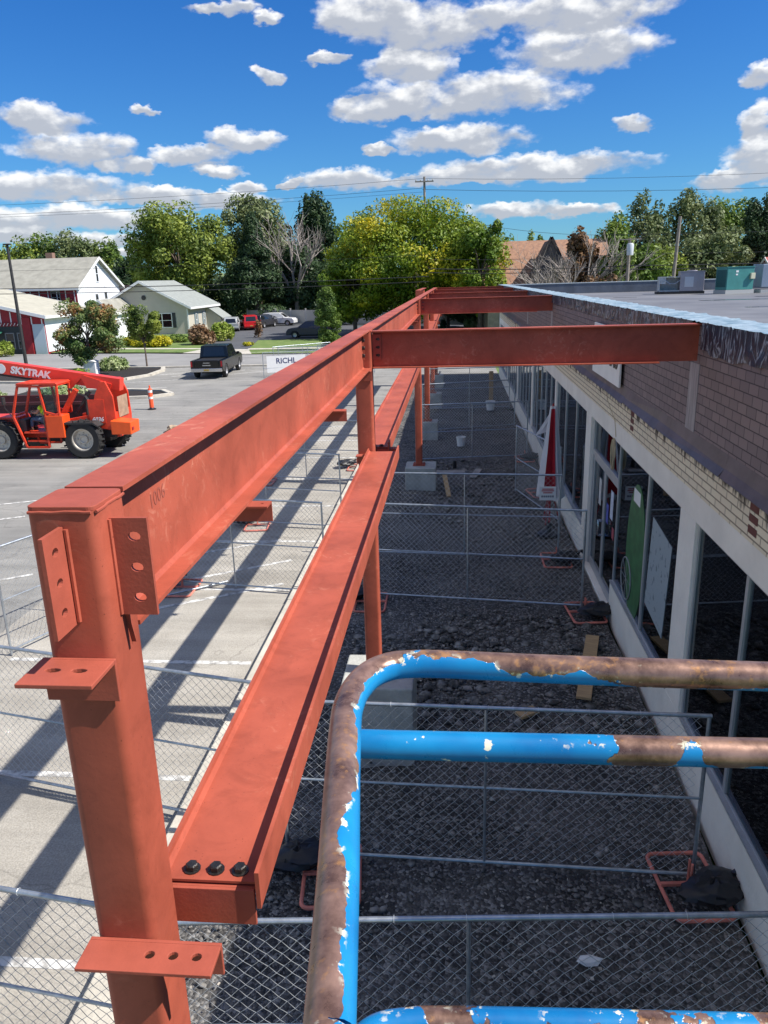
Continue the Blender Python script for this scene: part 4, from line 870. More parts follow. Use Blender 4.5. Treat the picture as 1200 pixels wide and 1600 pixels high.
# ================================================================ TELEHANDLER
def wheel(parent,x,y,r,w_,name='wheel',lug=True,face=-1,rimr=.55,rimmat=None,tread=20):
    t=MB(); s=w_/2
    t.lathe([(r*.56,-s*.75),(r*.62,-s*.95),(r*.9,-s),(r*.97,-s*.8),(r*.97,s*.8),(r*.9,s),(r*.62,s*.95),(r*.56,s*.75)],(x,y,r),'y',32)
    if lug:
        for k in range(tread):
            a=2*pi*k/tread
            for sd in(-1,1):
                aa=a+(pi/tread if sd>0 else 0); c=Vector((x+cos(aa)*r*.985,y+sd*s*.45,r+sin(aa)*r*.985)); t.obox(c,(r*.1,s*.98,r*.085),(0,-aa,sd*.5))
    o=part(t,name,m_tyre,parent,smooth=not lug)
    q=MB(); f=face; q.lathe([(0,f*s*.35),(r*.16,f*s*.35),(r*.18,f*s*.5),(r*.22,f*s*.5),(r*.24,f*s*.2),(r*.46,f*s*.25),(r*.53,f*s*.78),(r*.575,f*s*.82),(r*.575,f*s*.4)],(x,y,r),'y',28)
    q.lathe([(0,-f*s*.3),(r*.5,-f*s*.3),(r*.56,-f*s*.7)],(x,y,r),'y',20)
    for k in range(8):
        a=2*pi*k/8; q.cyl((x+cos(a)*r*.33,y+f*s*.24,r+sin(a)*r*.33),(x+cos(a)*r*.33,y+f*s*.38,r+sin(a)*r*.33),r*.035,n=6)
    part(q,'rim',rimmat or m_rim,o,smooth=True); return o
TX,TY=-12.55,24.62
t=thing('telehandler','orange telescopic handler with its long red boom raised toward the left','telehandler',(TX,TY,0))
for (x,y,f) in ((0,.2,-1),(-2.95,.2,-1),(.18,2.05,1),(-2.75,2.05,1)): wheel(t,x,y,.655,.42,face=-1)
c=MB(); c.prism([(-.72,.95),(.2,1.02),(.45,.98),(1.05,.85),(1.08,1.25),(1.05,2.05),(.84,2.55),(.66,2.55),(.42,2.1),(.25,1.45),(-.72,1.28)],'y',.45,.53)
c.prism([(-.72,.95),(1.05,.85),(1.08,1.25),(1.05,2.05),(.84,2.55),(.66,2.55),(.42,2.1),(.25,1.45),(-.72,1.28)],'y',1.7,1.78)
c.box(-3.4,1.0,.8,1.5,.6,.95); c.box(.9,1.07,.53,1.7,.9,1.5); c.box(-.7,.1,.54,.8,.7,1.25)
part(c,'chassis',m_orange,t,bevel=.012)
c=MB(); c.box(.15,.72,.436,.449,1.15,1.95); part(c,'side_panel',m_orange,t,bevel=.004)
c=MB(); c.box(1.085,1.1,.7,1.5,1.3,2.0); part(c,'radiator_grille',M('dusty_grille',(.36,.24,.16),.6,var=.2,vs=6),t)
c=MB(); c.prism([(1.0,.8),(1.70,.8),(1.72,1.22),(1.0,1.28)],'y',.12,.85); part(c,'counterweight',M('safety_orange',(.82,.10,.012),.45,var=.08),t,bevel=.03)
c=MB(); c.box(-2.4,.6,.85,1.45,.45,.62); c.cyl((0,.25,.655),(0,2.0,.655),.12,n=10); c.cyl((-2.95,.25,.655),(-2.95,2.0,.655),.12,n=10); c.box(-.5,.9,.6,1.7,.62,.9); c.box(-3.9,-2.4,.9,1.5,.9,1.35); part(c,'underframe',m_darkm,t)
# hood / engine cover on the far front side
c=MB(); c.box(-4.2,-2.35,.35,1.2,.98,1.4); part(c,'front_hood',m_orange,t,bevel=.03)
for z in(1.06,1.14,1.22,1.3):
    c=MB(); c.box(-4.1,-2.5,.33,.349,z,z+.025); part(c,'hood_louvre',m_darkm,t)
bm_a=Vector((1.12,1.15,2.36)); bm_b=Vector((-5.2,1.15,3.36))
c=MB(); c.beam(bm_a,bm_b,.34,.42); bo=part(c,'boom',m_orangep,t,bevel=.012)
c=MB(); dB=(bm_b-bm_a); c.beam(bm_a+dB*.8,bm_a+dB*1.25,.26,.32); part(c,'boom_extension',m_orangep,bo)
c=MB(); c.beam(bm_a+dB*.3-Vector((0,0,.26)),bm_a+dB*.95-Vector((0,0,.26)),.1,.09); part(c,'hose_track',m_darkm,bo)
ang=atan2(dB.z,-dB.x)
c=text_mb('SKYTRAK',.33,.003,.014,.12); xf(c,Matrix.Translation((-2.02,.975,2.83))@Matrix.Rotation(ang,4,'Y')@Matrix.Rotation(pi/2,4,'X')); part(c,'lettering',m_white,bo)
c=MB(); c.lathe([(0,0),(.17,0),(.17,-.006),(0,-.006)],(-3.05,.976,2.99),'y',20); part(c,'round_emblem',m_white,bo)
c=text_mb('6036',.2,.003,.006,.2); xf(c,Matrix.Translation((.44,.432,1.27))@Matrix.Rotation(pi/2,4,'X')); part(c,'lettering',m_white,t)
c=MB(); c.prism([(-.62,2.24),(-.2,2.62),(-.05,2.28),(.75,2.2),(.85,2.4),(-.1,2.72),(-.7,2.5)],'y',.93,.975); part(c,'boom_bracket',m_orangep,t)
c=MB(); c.beam((-.28,.62,2.28),(-.95,.62,1.3),.16,.16); part(c,'lift_cylinder',m_orange,t,bevel=.01)
c=MB(); c.beam((.15,.75,2.2),(-.45,.75,1.45),.09,.09); part(c,'cylinder_rod',m_darkm,t)
# cab
cab=MB()
def bar(a,b,w_=.07): cab.beam(a,b,w_,w_)
ya,yb=-.02,.82
P_=dict(a=(-1.98,.95),b=(-2.3,1.5),c=(-1.98,2.5),d=(-1.25,2.48),e=(-.62,2.52),f=(-1.15,1.62),g=(-1.17,.42),h=(-1.95,.42),i=(-.66,1.5))
for y in(ya,yb):
    q=lambda k:(P_[k][0],y,P_[k][1])
    for (k,l) in (('h','b'),('b','c'),('c','d'),('d','e'),('d','f'),('f','g'),('g','h'),('e','i'),('f','i')): bar(q(k),q(l))
for k in 'bcde': bar((P_[k][0],ya,P_[k][1]),(P_[k][0],yb,P_[k][1]))
co_=part(cab,'cab',m_orange,t,bevel=.008)
c=MB(); c.prism([(-2.03,2.53),(-1.98,2.6),(-.62,2.6),(-.56,2.54)],'y',ya-.05,yb+.05); part(c,'roof',m_orange,co_,bevel=.01)
c=MB(); c.prism([(-1.12,1.72),(-.68,1.62),(-.67,2.45),(-1.2,2.42)],'y',ya+.02,ya+.026); part(c,'side_window',m_glass,co_)
c=MB(); c.box(-1.15,-.55,ya-.05,.45,.75,1.5); part(c,'side_box',M('safety_orange2',(.80,.085,.012),.45,var=.06),t,bevel=.015)
c=MB(); c.box(-2.0,-1.16,ya,yb,.9,.95); c.box(-1.9,-1.2,ya-.03,.12,.40,.44); c.box(-1.9,-1.2,ya-.03,.12,.62,.66); part(c,'step',m_orange,t)
c=MB(); c.box(-1.42,-1.2,.25,.68,.95,1.3); c.box(-1.28,-1.18,.25,.68,1.3,1.85); part(c,'seat',m_black,t,bevel=.03)
c=MB(); c.tube([(-1.83+.03*cos(q),.42+.17*cos(q),1.56+.17*sin(q)) for q in [k*pi/8 for k in range(16)]],.014,6,closed=True); c.tube([(-1.84,.42,1.56),(-2.0,.42,1.2)],.02,6); part(c,'steering_wheel',m_black,t)
c=MB(); c.box(-2.2,-1.95,.1,.75,.95,1.35); part(c,'dashboard',m_darkm,t)
c=MB(); c.tube([(-2.3,-.05,1.5),(-2.42,-.22,1.8),(-2.42,-.22,2.02)],.012,6); c.obox((-2.42,-.24,2.05),(.05,.16,.24)); part(c,'mirror',m_darkm,t)
c=MB(); 
for y in(.8,1.3): c.beam((-5.6,y+.05,3.35),(-5.6,y+.05,2.3),.08,.06); c.beam((-5.6,y+.05,2.3),(-6.7,y+.05,2.28),.1,.05)
part(c,'fork',m_darkm,t)
c=MB(); c.tube([(-.1,.85,1.2),(-.1,.85,2.0),(-.05,.85,2.1),(.05,.85,2.12)],.05,10); part(c,'exhaust',m_darkm,t,smooth=True)
for k in range(3):
    c=MB(); c.tube([(.2,.62+.05*k,1.7),(.0,.6+.05*k,2.05),(-.35,.64+.05*k,2.15),(-.6,.7+.05*k,2.3)],.016,6); part(c,'hydraulic_hose',m_black,t,smooth=True)
c=MB(); c.prism([(-.6,1.25),(.45,1.25),(.62,1.12),(.6,1.08),(.42,1.19),(-.58,1.19)],'y',-.02,.44); part(c,'mudguard',m_darkm,t)
c=MB(); c.tube([(-1.2,-.09,1.0),(-1.2,-.12,1.6),(-1.14,-.07,1.7)],.014,6); part(c,'grab_handle',m_darkm,t,smooth=True)
c=MB(); c.box(1.722,1.735,.18,.32,.95,1.05); part(c,'tail_light',M('tail_light',(.35,.01,.015),.3),t)
c=MB(); c.box(.3,.34,.44,.4485,1.5,1.62); c.box(.62,.66,.44,.4485,1.5,1.62); part(c,'panel_latch',m_darkm,t)
# operator
def skinned(name,verts,edges,radii,mat,parent,sub=1,root=0):
    me=bpy.data.meshes.new(name); me.from_pydata(verts,edges,[]); me.update(); me.materials.append(mat)
    o=bpy.data.objects.new(name,me); COL.objects.link(o); o.parent=parent
    md=o.modifiers.new('skin','SKIN'); md.use_smooth_shade=True; md.branch_smoothing=.4
    s=me.skin_vertices[0].data
    for i,r in enumerate(radii): s[i].radius=(r,r) if isinstance(r,(int,float)) else r; s[i].use_root=(i==root)
    if sub: sb=o.modifiers.new('sub','SUBSURF'); sb.levels=sub; sb.render_levels=sub
    return o
p=thing('person','worker in a yellow hi-vis shirt, jeans and dark cap seated in the orange cab','person',(TX-1.42,TY+.45,.0))
m_skin=M('skin',(.42,.22,.15),.55); m_hv=M('hi_vis_yellow',(.62,.95,.03),.6,var=.05); m_jean=M('blue_jeans',(.07,.11,.17),.85,var=.2,vs=20)
V=[(0,0,1.33),(-.02,0,1.5),(0,0,1.68),(.01,0,1.80),(-.01,0,1.9),(-.03,0,2.0),(-.03,0,2.08),
 (-.02,-.19,1.76),(-.16,-.24,1.56),(-.36,-.13,1.55),(-.42,-.11,1.56),(-.02,.19,1.76),(-.16,.22,1.56),(-.36,.10,1.57),(-.42,.08,1.58),
 (-.05,-.1,1.3),(-.42,-.12,1.33),(-.46,-.12,1.0),(-.56,-.12,.98),(-.05,.1,1.3),(-.42,.12,1.33),(-.46,.12,1.0),(-.56,.12,.98)]
E_=[(0,1),(1,2),(2,3),(3,4),(4,5),(5,6),(2,7),(7,8),(8,9),(9,10),(2,11),(11,12),(12,13),(13,14),(0,15),(15,16),(16,17),(17,18),(0,19),(19,20),(20,21),(21,22)]
Rr=[(.15,.12),(.14,.11),(.17,.12),.055,.055,.09,.06,.065,.045,.032,.03,.065,.045,.032,.03,.09,.07,.05,.04,.09,.07,.05,.04]
skinned('body',V,E_,Rr,m_skin,p)
for sy,base in((-1,Vector((-.42,-.11,1.56))),(1,Vector((-.42,.08,1.58)))):
    c=MB()
    for k,lf in enumerate((.062,.07,.065,.05)):
        o_=base+Vector((-.03,(k-1.5)*.018,.01)); c.tube([o_,o_+Vector((-lf*.6,0,.0)),o_+Vector((-lf*.8,0,-.025)),o_+Vector((-lf*.6,0,-.045))],[.009,.009,.008,.006],6)
    o_=base+Vector((-.01,-sy*.03,0)); c.tube([o_,o_+Vector((-.03,-sy*.02,.01)),o_+Vector((-.055,-sy*.012,-.01))],[.011,.01,.007],6); part(c,'hand',m_skin,p,smooth=True)
V=[(0,0,1.36),(-.02,0,1.5),(0,0,1.68),(.01,0,1.79),(-.02,-.19,1.765),(-.10,-.23,1.65),(-.02,.19,1.765),(-.10,.21,1.65)]
skinned('shirt',V,[(0,1),(1,2),(2,3),(2,4),(4,5),(2,6),(6,7)],[(.165,.14),(.155,.125),(.185,.135),.075,.085,.075,.085,.075],m_hv,p)
V=[(0,0,1.33),(-.05,-.1,1.31),(-.42,-.12,1.34),(-.46,-.12,1.04),(-.05,.1,1.31),(-.42,.12,1.34),(-.46,.12,1.04)]
skinned('jeans',V,[(0,1),(1,2),(2,3),(0,4),(4,5),(5,6)],[(.15,.13),.1,.08,.062,.1,.08,.062],m_jean,p)
c=MB(); c.blob((-.03,0,2.06),(.11,.1,.085),1,2,.02); c.box(-.2,-.1,-.06,.06,2.05,2.06); part(c,'cap',m_black,p,smooth=True)
c=MB()
for y in(-.12,.12): c.obox((-.54,y,.99),(.26,.1,.09))
part(c,'boots',M('brown_boots',(.1,.06,.03),.8),p,bevel=.02)
# steel beams lying beyond the telehandler
m_steelbrown=M('dark_rust_steel',(.10,.028,.028),.6,var=.2,vs=3)
t=thing('steel_skip','long low dark red steel skip standing behind the telehandler','skip',(-14.6,28.4,0))
c=W(); c.box(-20,-13.3,27.6,27.7,.25,1.5); c.box(-20,-13.3,29.6,29.7,.25,1.5); c.box(-13.4,-13.3,27.7,29.6,.25,1.5); c.box(-20,-19.9,27.7,29.6,.25,1.5); c.box(-19.9,-13.4,27.7,29.6,.25,.32); part(c,'tub',m_steelbrown,t,bevel=.01)
c=W(); c.box(-20.05,-13.25,27.52,27.6,1.42,1.53); part(c,'rim_rail',m_steelbrown,t)
for x in(-19,-14.2):
    c=W(); c.box(x,x+.2,27.7,29.6,.0,.249); part(c,'skid',m_darkm,t)
o=part(MB().blob((0,0,.12),(.5,.3,.16),5,2,.35),'debris_heap',M('tan_debris',(.4,.3,.2),.9,var=.4,vs=8),loc=(-12.3+1.4,29.2,0)); tag(o,'small heap of tan debris on the lot right of the telehandler','debris')
# delineator cone
t=thing('traffic_delineator','orange channelizer post with white bands on a black base','traffic cone',(-14.2,35.0,0))
c=MB(); c.lathe([(0,0),(.2,0),(.2,.04),(.12,.06),(.1,.1),(0,.1)],(0,0,0),n=16); part(c,'base',m_black,t)
m_cone=M('cone_orange',(.85,.1,.03),.5)
c=MB(); c.lathe([(.1,.1),(.1,.95),(.07,1.0),(.03,1.0),(.035,1.12),(0,1.14)],(0,0,0),n=18); part(c,'tube',m_cone,t,smooth=True)
for z in(.5,.8):
    c=MB(); c.lathe([(.102,z),(.102,z+.11)],(0,0,0),n=18); part(c,'white_band',m_white,t)
# ================================================================ VEHICLES
def car(name,label,cat,loc,rz,kind,col,group=None):
    """side profile facing +x; body prism with rounded section"""
    t=thing(name,label,cat,loc,rz,group)
    paint=M('car_paint_'+name+label[:6].replace(' ','_'),col,.22,.0,spec=.6)
    if kind=='pickup':
        L_=5.7;Wd=1.98; r=.40; low=[(-2.85,.62),(-2.85,1.12),(2.55,1.12),(2.82,1.0),(2.85,.55),(2.6,.42),(-2.6,.42)]
        belt=1.12; roof=[(-.85,1.12),(-.72,1.84),(.75,1.86),(1.55,1.15)]; wx=(-1.85,1.85); inset=.17
    elif kind=='suv':
        L_=4.7;Wd=1.86; r=.36; low=[(-2.33,.5),(-2.36,1.0),(1.0,1.08),(2.1,.98),(2.33,.72),(2.33,.35),(-2.2,.35)]
        belt=1.02; roof=[(-2.3,1.0),(-2.0,1.62),(-1.4,1.7),(.3,1.68),(1.2,1.05)]; wx=(-1.42,1.42); inset=.2
    else:
        L_=4.2;Wd=1.8; r=.33; low=[(-2.05,.5),(-2.1,1.05),(1.3,1.05),(1.95,.9),(2.05,.6),(2.05,.3),(-2.0,.3)]
        belt=1.03; roof=[(-2.06,1.03),(-1.95,1.75),(.6,1.78),(1.35,1.05)]; wx=(-1.25,1.3); inset=.14
    h=Wd/2
    def arch(out):   # cut wheel arches in the lower outline
        o=[p for p in out if p[1]>.45 or abs(p[0])>2.0]
        return out
    c=MB()
    lowtop=[p for p in low]; bz=min(p[1] for p in low)
    pts=[low[0]]
    top=[p for p in low if p[1]>bz+.01]; zb=bz
    bot=[]
    for x in (wx[1],wx[0]):
        bot.append((x+r*1.25,zb)); 
        for k in range(0,9): a=pi*k/8; bot.append((x+cos(a)*r*1.18,r+sin(a)*r*1.12 if r+sin(a)*r*1.12>zb else zb))
        bot.append((x-r*1.25,zb))
    out=top+[(low[-2][0],zb)]+bot+[(low[-1][0],zb)]
    c.prism(out,'y',-h,-h+.24); c.prism(out,'y',h-.24,h)
    mid=[p for p in top]+[(low[-2][0],zb),(low[-1][0],zb)]
    if kind=='pickup':
        c.prism([(-.9,zb),(-.9,1.12),(2.55,1.12),(2.82,1.0),(2.85,.55),(2.6,zb)],'y',-h+.241,h-.241)
        c.box(-2.84,-.9,-h+.241,h-.241,zb,.66); c.box(-2.845,-2.75,-h+.241,h-.241,.66,1.13)
    else: c.prism(mid,'y',-h+.241,h-.241)
    bo=part(c,'body',paint,t,bevel=.035,smooth=True)
    # cabin
    c=MB(); n=len(roof); hi=h-inset
    vs=[(x,-(h-.06) if z<belt+.12 else -hi,z) for x,z in roof]+[(x,(h-.06) if z<belt+.12 else hi,z) for x,z in roof]
    c._add(vs,[tuple(range(n)),tuple(range(2*n-1,n-1,-1))]+[(i,i+n,(i+1)%n+n,(i+1)%n) for i in range(n)])
    part(c,'cabin',paint,t,bevel=.03,smooth=True)
    # glass panels slightly proud
    def lerp(a,b,q): return tuple(a[i]+(b[i]-a[i])*q for i in range(3))
    def pane(nm,a,b,c_,d,off):
        q=[lerp(a,c_,.1),lerp(b,d,.1),lerp(c_,a,.1),lerp(d,b,.1)]; off=Vector(off); m_=MB(); v=[Vector(p)+off for p in q]+[Vector(p)+off*.3 for p in q]
        m_._add(v,[(0,1,2,3),(7,6,5,4),(0,4,5,1),(1,5,6,2),(2,6,7,3),(3,7,4,0)]); part(m_,nm,m_carglass,t)
    S0,S1=roof[0],roof[1]; E0,E1=roof[-1],roof[-2]
    pane('rear_window',(S0[0],h-.12,S0[1]+.02),(S0[0],-h+.12,S0[1]+.02),(S1[0],-hi+.04,S1[1]-.03),(S1[0],hi-.04,S1[1]-.03),(-.02,0,0.008))
    pane('windshield',(E0[0],-h+.12,E0[1]+.02),(E0[0],h-.12,E0[1]+.02),(E1[0],hi-.04,E1[1]-.03),(E1[0],-hi+.04,E1[1]-.03),(.02,0,.01))
    for sy in(-1,1):
        xs=[(S0[0]+.12+(0.1 if kind!='pickup' else 0),(S0[0]+E0[0])/2-.04),((S0[0]+E0[0])/2+.04,E0[0]-.25)]
        for (a,b) in xs:
            def yat(z): q=min(1,(z-belt)/(roof[1][1]-belt)); return sy*((h-.06)*(1-q)+hi*q+.004)
            zt=roof[1][1]-.1; a2=a+.08 if a==xs[0][0] else a; b2=b-.38 if b==xs[1][1] else b
            q=[(a,yat(belt+.06),belt+.06),(b,yat(belt+.06),belt+.06),(b2,yat(zt),zt),(a2,yat(zt),zt)]
            m_=MB(); v=q+[(x,y-sy*.02,z) for x,y,z in q]; m_._add(v,[(0,1,2,3),(7,6,5,4),(0,4,5,1),(1,5,6,2),(2,6,7,3),(3,7,4,0)]); part(m_,'side_window',m_carglass,t)
        c=MB(); c.obox((E0[0]-.3,sy*(h+.08),belt+.1),(.12,.2,.16)); part(c,'mirror',paint,t,bevel=.02)
        c=MB(); c.box(low[0][0]-.015,low[0][0]+.1,sy*(h-.02)-.09*(sy>0)-0,sy*(h-.02)+.09*(sy<0),.75,1.08); part(c,'tail_light',M('tail_light',(.35,.01,.015),.3),t)
        c=MB(); xf_=max(p[0] for p in low); c.box(xf_-.16,xf_+.0,sy*(h-.02)-.3*(sy>0),sy*(h-.02)+.3*(sy<0),.68,.82); part(c,'headlight',M('headlight',(.6,.62,.62),.15),t)
        for x in wx: wheel(t,x,sy*(h-.11),r,.25,lug=False,face=sy,rimmat=M('alloy',(.5,.5,.5),.3,.6))
    c=MB(); xb=low[0][0]; c.box(xb-.12,xb+.02,-h+.04,h-.04,.45,.66); part(c,'rear_bumper',m_chrome if kind=='pickup' else paint,t,bevel=.02)
    c=MB(); c.box(xb-.135,xb-.121,-.16,.16,.5,.62); part(c,'number_plate',M('gold_plate',(.35,.25,.06),.5),t)
    if kind=='pickup':
        c=MB(); c.box(-2.7,-.95,-h+.26,h-.26,1.06,1.1); part(c,'bed_cover',M('bed_cover',(.015,.015,.016),.6),t)
        c=MB(); c.box(xb-.012,xb-.001,-.2,.2,.95,1.0); c.box(xb-.012,xb-.001,-.25,.25,.8,.86); part(c,'tailgate_emblem',m_chrome,t)
    c=MB(); c.box(wx[0]+.4,wx[1]-.4,-h+.3,h-.3,.2,zb+.02); part(c,'underbody',m_darkm,t)
    return t
car('pickup_truck','black pickup truck with chrome rear bumper parked on the lot','pickup truck',(-15.2,49.15,0),RAD(93),'pickup',(.004,.004,.0045))
car('parked_car','boxy bright red van parked beside the beige house','van',(-25.7,97.8,-.09),RAD(110),'van',(.55,.015,.02),'cars parked behind the beige house')
car('parked_car','dark grey SUV with its tail to us between the red van and white car','suv',(-24.9,101.8,-.09),RAD(75),'suv',(.03,.03,.035),'cars parked behind the beige house')
car('parked_car','white SUV with its nose toward the grey fence','suv',(-23.6,105.3,-.09),RAD(-5),'suv',(.6,.6,.6),'cars parked behind the beige house')
car('parked_car','small silver car half hidden at the corner of the beige house','car',(-27.4,96.0,-.09),RAD(100),'suv',(.4,.42,.42),'cars parked behind the beige house')
car('parked_car','dark navy SUV parked sideways, its rear behind the small conifer','suv',(-15.0,81.2,-.09),RAD(178),'suv',(.01,.016,.05))
# ================================================================ HOUSES
def house(label,cat,name,x0,x1,y0,y1,ze,zr,axis,wall,roofm,over=.4,loc_rz=0,trim=None,hip=0):
    cx,cy=(x0+x1)/2,(y0+y1)/2; t=thing(name,label,cat,(cx,cy,-.2),loc_rz)
    a,b=(x1-x0)/2,(y1-y0)/2; c=MB()
    if axis=='x': c.prism([(-b,0),(b,0),(b,ze+.2),(0,zr+.15),(-b,ze+.2)],'x',-a,a)
    else: c.prism([(-a,0),(a,0),(a,ze+.2),(0,zr+.15),(-a,ze+.2)],'y',-b,b)
    part(c,'wall',wall,t)
    c=MB(); th=.14; w_=b if axis=='x' else a; sl=(zr-ze)/w_
    for s in(-1,1):
        p=[(0,zr+.2+th),(0,zr+.2),(s*(w_+over),ze+.2-sl*over),(s*(w_+over),ze+.2-sl*over+th)]
        l=(a if axis=='x' else b)+over
        c.prism(p,axis,-l,l) 
    ro=part(c,'roof',roofm,t)
    if trim:
        c=MB(); l=(a if axis=='x' else b)+over
        for s in(-1,1):
            for e in(-1,1):
                p=[(0,zr+.2+th+.03),(0,zr+.2-.12),(s*(w_+over),ze+.2-sl*over-.12),(s*(w_+over),ze+.2-sl*over+th+.03)]
                c.prism(p,axis,e*l+(.002 if e>0 else -.06),e*l+(.06 if e>0 else -.002))
            if axis=='x': c.box(-l,l,s*(w_+over),s*(w_+over)+s*.06,ze+.2-sl*over-.1,ze+.2-sl*over+th)
            else: c.box(s*(w_+over),s*(w_+over)+s*.06,-l,l,ze+.2-sl*over-.1,ze+.2-sl*over+th)
        part(c,'fascia',trim,ro)
    return t,ro
def hwin(t,side,u,z,w_,h_,pos,frame=None,shut=None,glass=None,name='window'):
    """side: 'S' face at y=pos (toward -y) or 'E' face at x=pos"""
    frame=frame or m_white; c=MB(); g=MB()
    def bx(mb,u0,u1,z0,z1,d0,d1):
        if side=='S': mb.box(u0,u1,pos-d1,pos-d0,z0,z1)
        else: mb.box(pos+d0,pos+d1,u0,u1,z0,z1)
    s=.09
    bx(c,u-w_/2-s,u-w_/2,z-s,z+h_+s,.001,.06); bx(c,u+w_/2,u+w_/2+s,z-s,z+h_+s,.001,.06); bx(c,u-w_/2,u+w_/2,z-s,z,.001,.06); bx(c,u-w_/2,u+w_/2,z+h_,z+h_+s,.001,.06); bx(c,u-w_/2,u+w_/2,z+h_/2-.03,z+h_/2+.03,.02,.05)
    if w_>1.3: bx(c,u-.05,u+.05,z,z+h_/2-.03,.02,.05); bx(c,u-.05,u+.05,z+h_/2+.03,z+h_,.02,.05)
    bx(g,u-w_/2,u+w_/2,z,z+h_,.0,.018); o=part(c,name,frame,t); part(g,'pane',m_carglass,o)
    if shut:
        for sg in(-1,1):
            q=MB(); bx(q,u+sg*(w_/2+s+.02),u+sg*(w_/2+s+.42),z-s,z+h_+s,.001,.05) if sg>0 else bx(q,u-(w_/2+s+.42),u-(w_/2+s+.02),z-s,z+h_+s,.001,.05); part(q,'shutter',shut,o)
    return o
m_wsid=M('white_clapboard',(.74,.76,.78),.6,var=.03)
def battens(t,b,mp): pass
m_redw=M('barn_red_boards',(.32,.02,.028),.7,var=.12,vs=2)
m_roofg=M('beige_grey_shingles',(.30,.29,.245),.9,var=.14,vs=1.2,bump=.3,bs=12)
m_rooft=M('pale_weathered_shingles',(.42,.40,.32),.9,var=.1,vs=1.0,bump=.3,bs=12)
m_roofs=M('sage_grey_shingles',(.27,.29,.27),.9,var=.1,vs=2,bump=.3,bs=14)
m_beige=M('beige_siding',(.50,.46,.39),.8,var=.04,vs=1)
m_roofb=M('brown_tan_shingles',(.36,.20,.12),.9,col2=(.24,.13,.085),vs=3,bump=.4,bs=8)
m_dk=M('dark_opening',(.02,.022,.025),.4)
t,ro=house('white farmhouse with a pale grey roof, brick chimney and red boarded long side','house','farmhouse',-52.5,-41,84,95.2,5.7,8.75,'x',m_wsid,m_roofg,.45,trim=m_white)
c=MB(); c.box(-5.75,5.72,-5.64,-5.605,3.4,5.5); part(c,'red_boarding',m_redw,t)
c=MB()
for k in range(12): c.box(-5.6+k*1.0,-5.5+k*1.0,-5.67,-5.641,3.4,5.5)
part(c,'batten',m_white,t)
hwin(t,'S',-1.2,4.2,1.0,1.2,-5.64,m_roofs); hwin(t,'S',3.3,4.2,.9,1.2,-5.64,m_roofs); hwin(t,'S',-4.4,4.2,.8,1.2,-5.64,m_roofs)
hwin(t,'E',-.2,6.4,.5,1.7,5.75,m_wsid); hwin(t,'E',-.9,3.4,.7,1.6,5.75,m_wsid); hwin(t,'E',1.5,3.6,.7,1.6,5.75,m_wsid); hwin(t,'E',4.3,3.2,.3,.9,5.75)
c=MB(); c.box(-.2,.6,.1,.8,8.2,9.7); part(c,'chimney',M('old_brick',(.25,.15,.11),.9),ro)
t,ro=house('white single storey wing at the right foot of the farmhouse','house','house_wing',-40.9,-38.2,86,93,2.9,4.1,'y',m_wsid,m_roofg,.3,trim=m_white)
t,ro=house('barn red shop front with white trim under a low pale roof','building','barn_storefront',-58,-37.2,69,80,3.2,5.6,'y',m_redw,m_rooft,.5,trim=m_white)
Ls=-5.5
c=MB()
for k in range(22):
    x=-10.2+k*.97; zt=3.4+(10.4-abs(x))*.23-.3; c.box(x,x+.1,Ls-.04,Ls-.001,2.7,zt)
part(c,'batten',m_white,t)
c=MB(); c.box(-10.3,8.3,Ls-.06,Ls-.001,0,2.55); part(c,'dark_shopfront',m_dk,t)
c=MB(); c.box(-10.3,7.8,Ls-.09,Ls-.061,2.56,2.9); part(c,'lattice_band',M('red_lattice',(.22,.02,.025),.7),t)
c=MB()
for k in range(56): c.obox((-10.2+k*.33,Ls-.1,2.73),(.04,.02,.3),(0,RAD(35),0)); 
part(c,'lattice_trim',m_white,t)
c=MB(); c.box(8.35,9.1,Ls-.12,Ls-.002,0,3.3); part(c,'corner_post',m_redw,t)
c=MB(); c.box(9.25,10.38,Ls-.05,Ls-.001,0,2.7); part(c,'pale_panel',M('pale_blue_siding',(.5,.58,.62),.6),t)
c=MB(); c.prism([(Ls-.1,2.15),(Ls-1.1,1.95),(Ls-1.1,1.85),(Ls-.1,2.05)],'x',-10.3,6.4); part(c,'green_awning',M('green_canvas',(.03,.16,.10),.7),t)
hwin(t,'S',4.6,.9,1.0,.95,Ls-.06,M('pale_trim',(.45,.5,.48),.6)); hwin(t,'S',7.0,.6,.7,1.3,Ls-.06,M('grey_trim',(.2,.2,.2),.6)); hwin(t,'S',8.0,.6,.4,1.3,Ls-.06,M('grey_trim',(.2,.2,.2),.6))
c=MB(); c.box(10.401,10.44,-5.4,5.4,.2,3.3); part(c,'side_siding',m_wsid,t)
c=MB(); c.lathe([(0,0),(1.0,0),(1.05,-.05),(0,-.05)],(3.3,Ls-.06,3.95),'y',28); part(c,'round_sign',M('pale_blue_sign',(.35,.42,.6),.5,col2=(.6,.65,.75),vs=2),t)
t,ro=house('beige bungalow with a sage roof, dark shutters and a deep front gable','house','bungalow',-42.5,-31.6,92.2,103,3.15,6.0,'y',m_beige,m_roofs,.55,trim=m_white)
hwin(t,'S',2.2,.95,2.3,1.55,-5.4,shut=M('dark_shutter',(.03,.035,.04),.6)); hwin(t,'E',-2.6,.9,.35,1.4,5.45,shut=M('grey_shutter',(.15,.2,.22),.6)); hwin(t,'E',.4,.9,.35,1.4,5.45,shut=M('grey_shutter',(.15,.2,.22),.6))
c=MB(); c.lathe([(0,0),(.28,0),(.28,-.05),(0,-.05)],(.2,-5.41,4.4),'y',16); part(c,'gable_vent',m_dk,t)
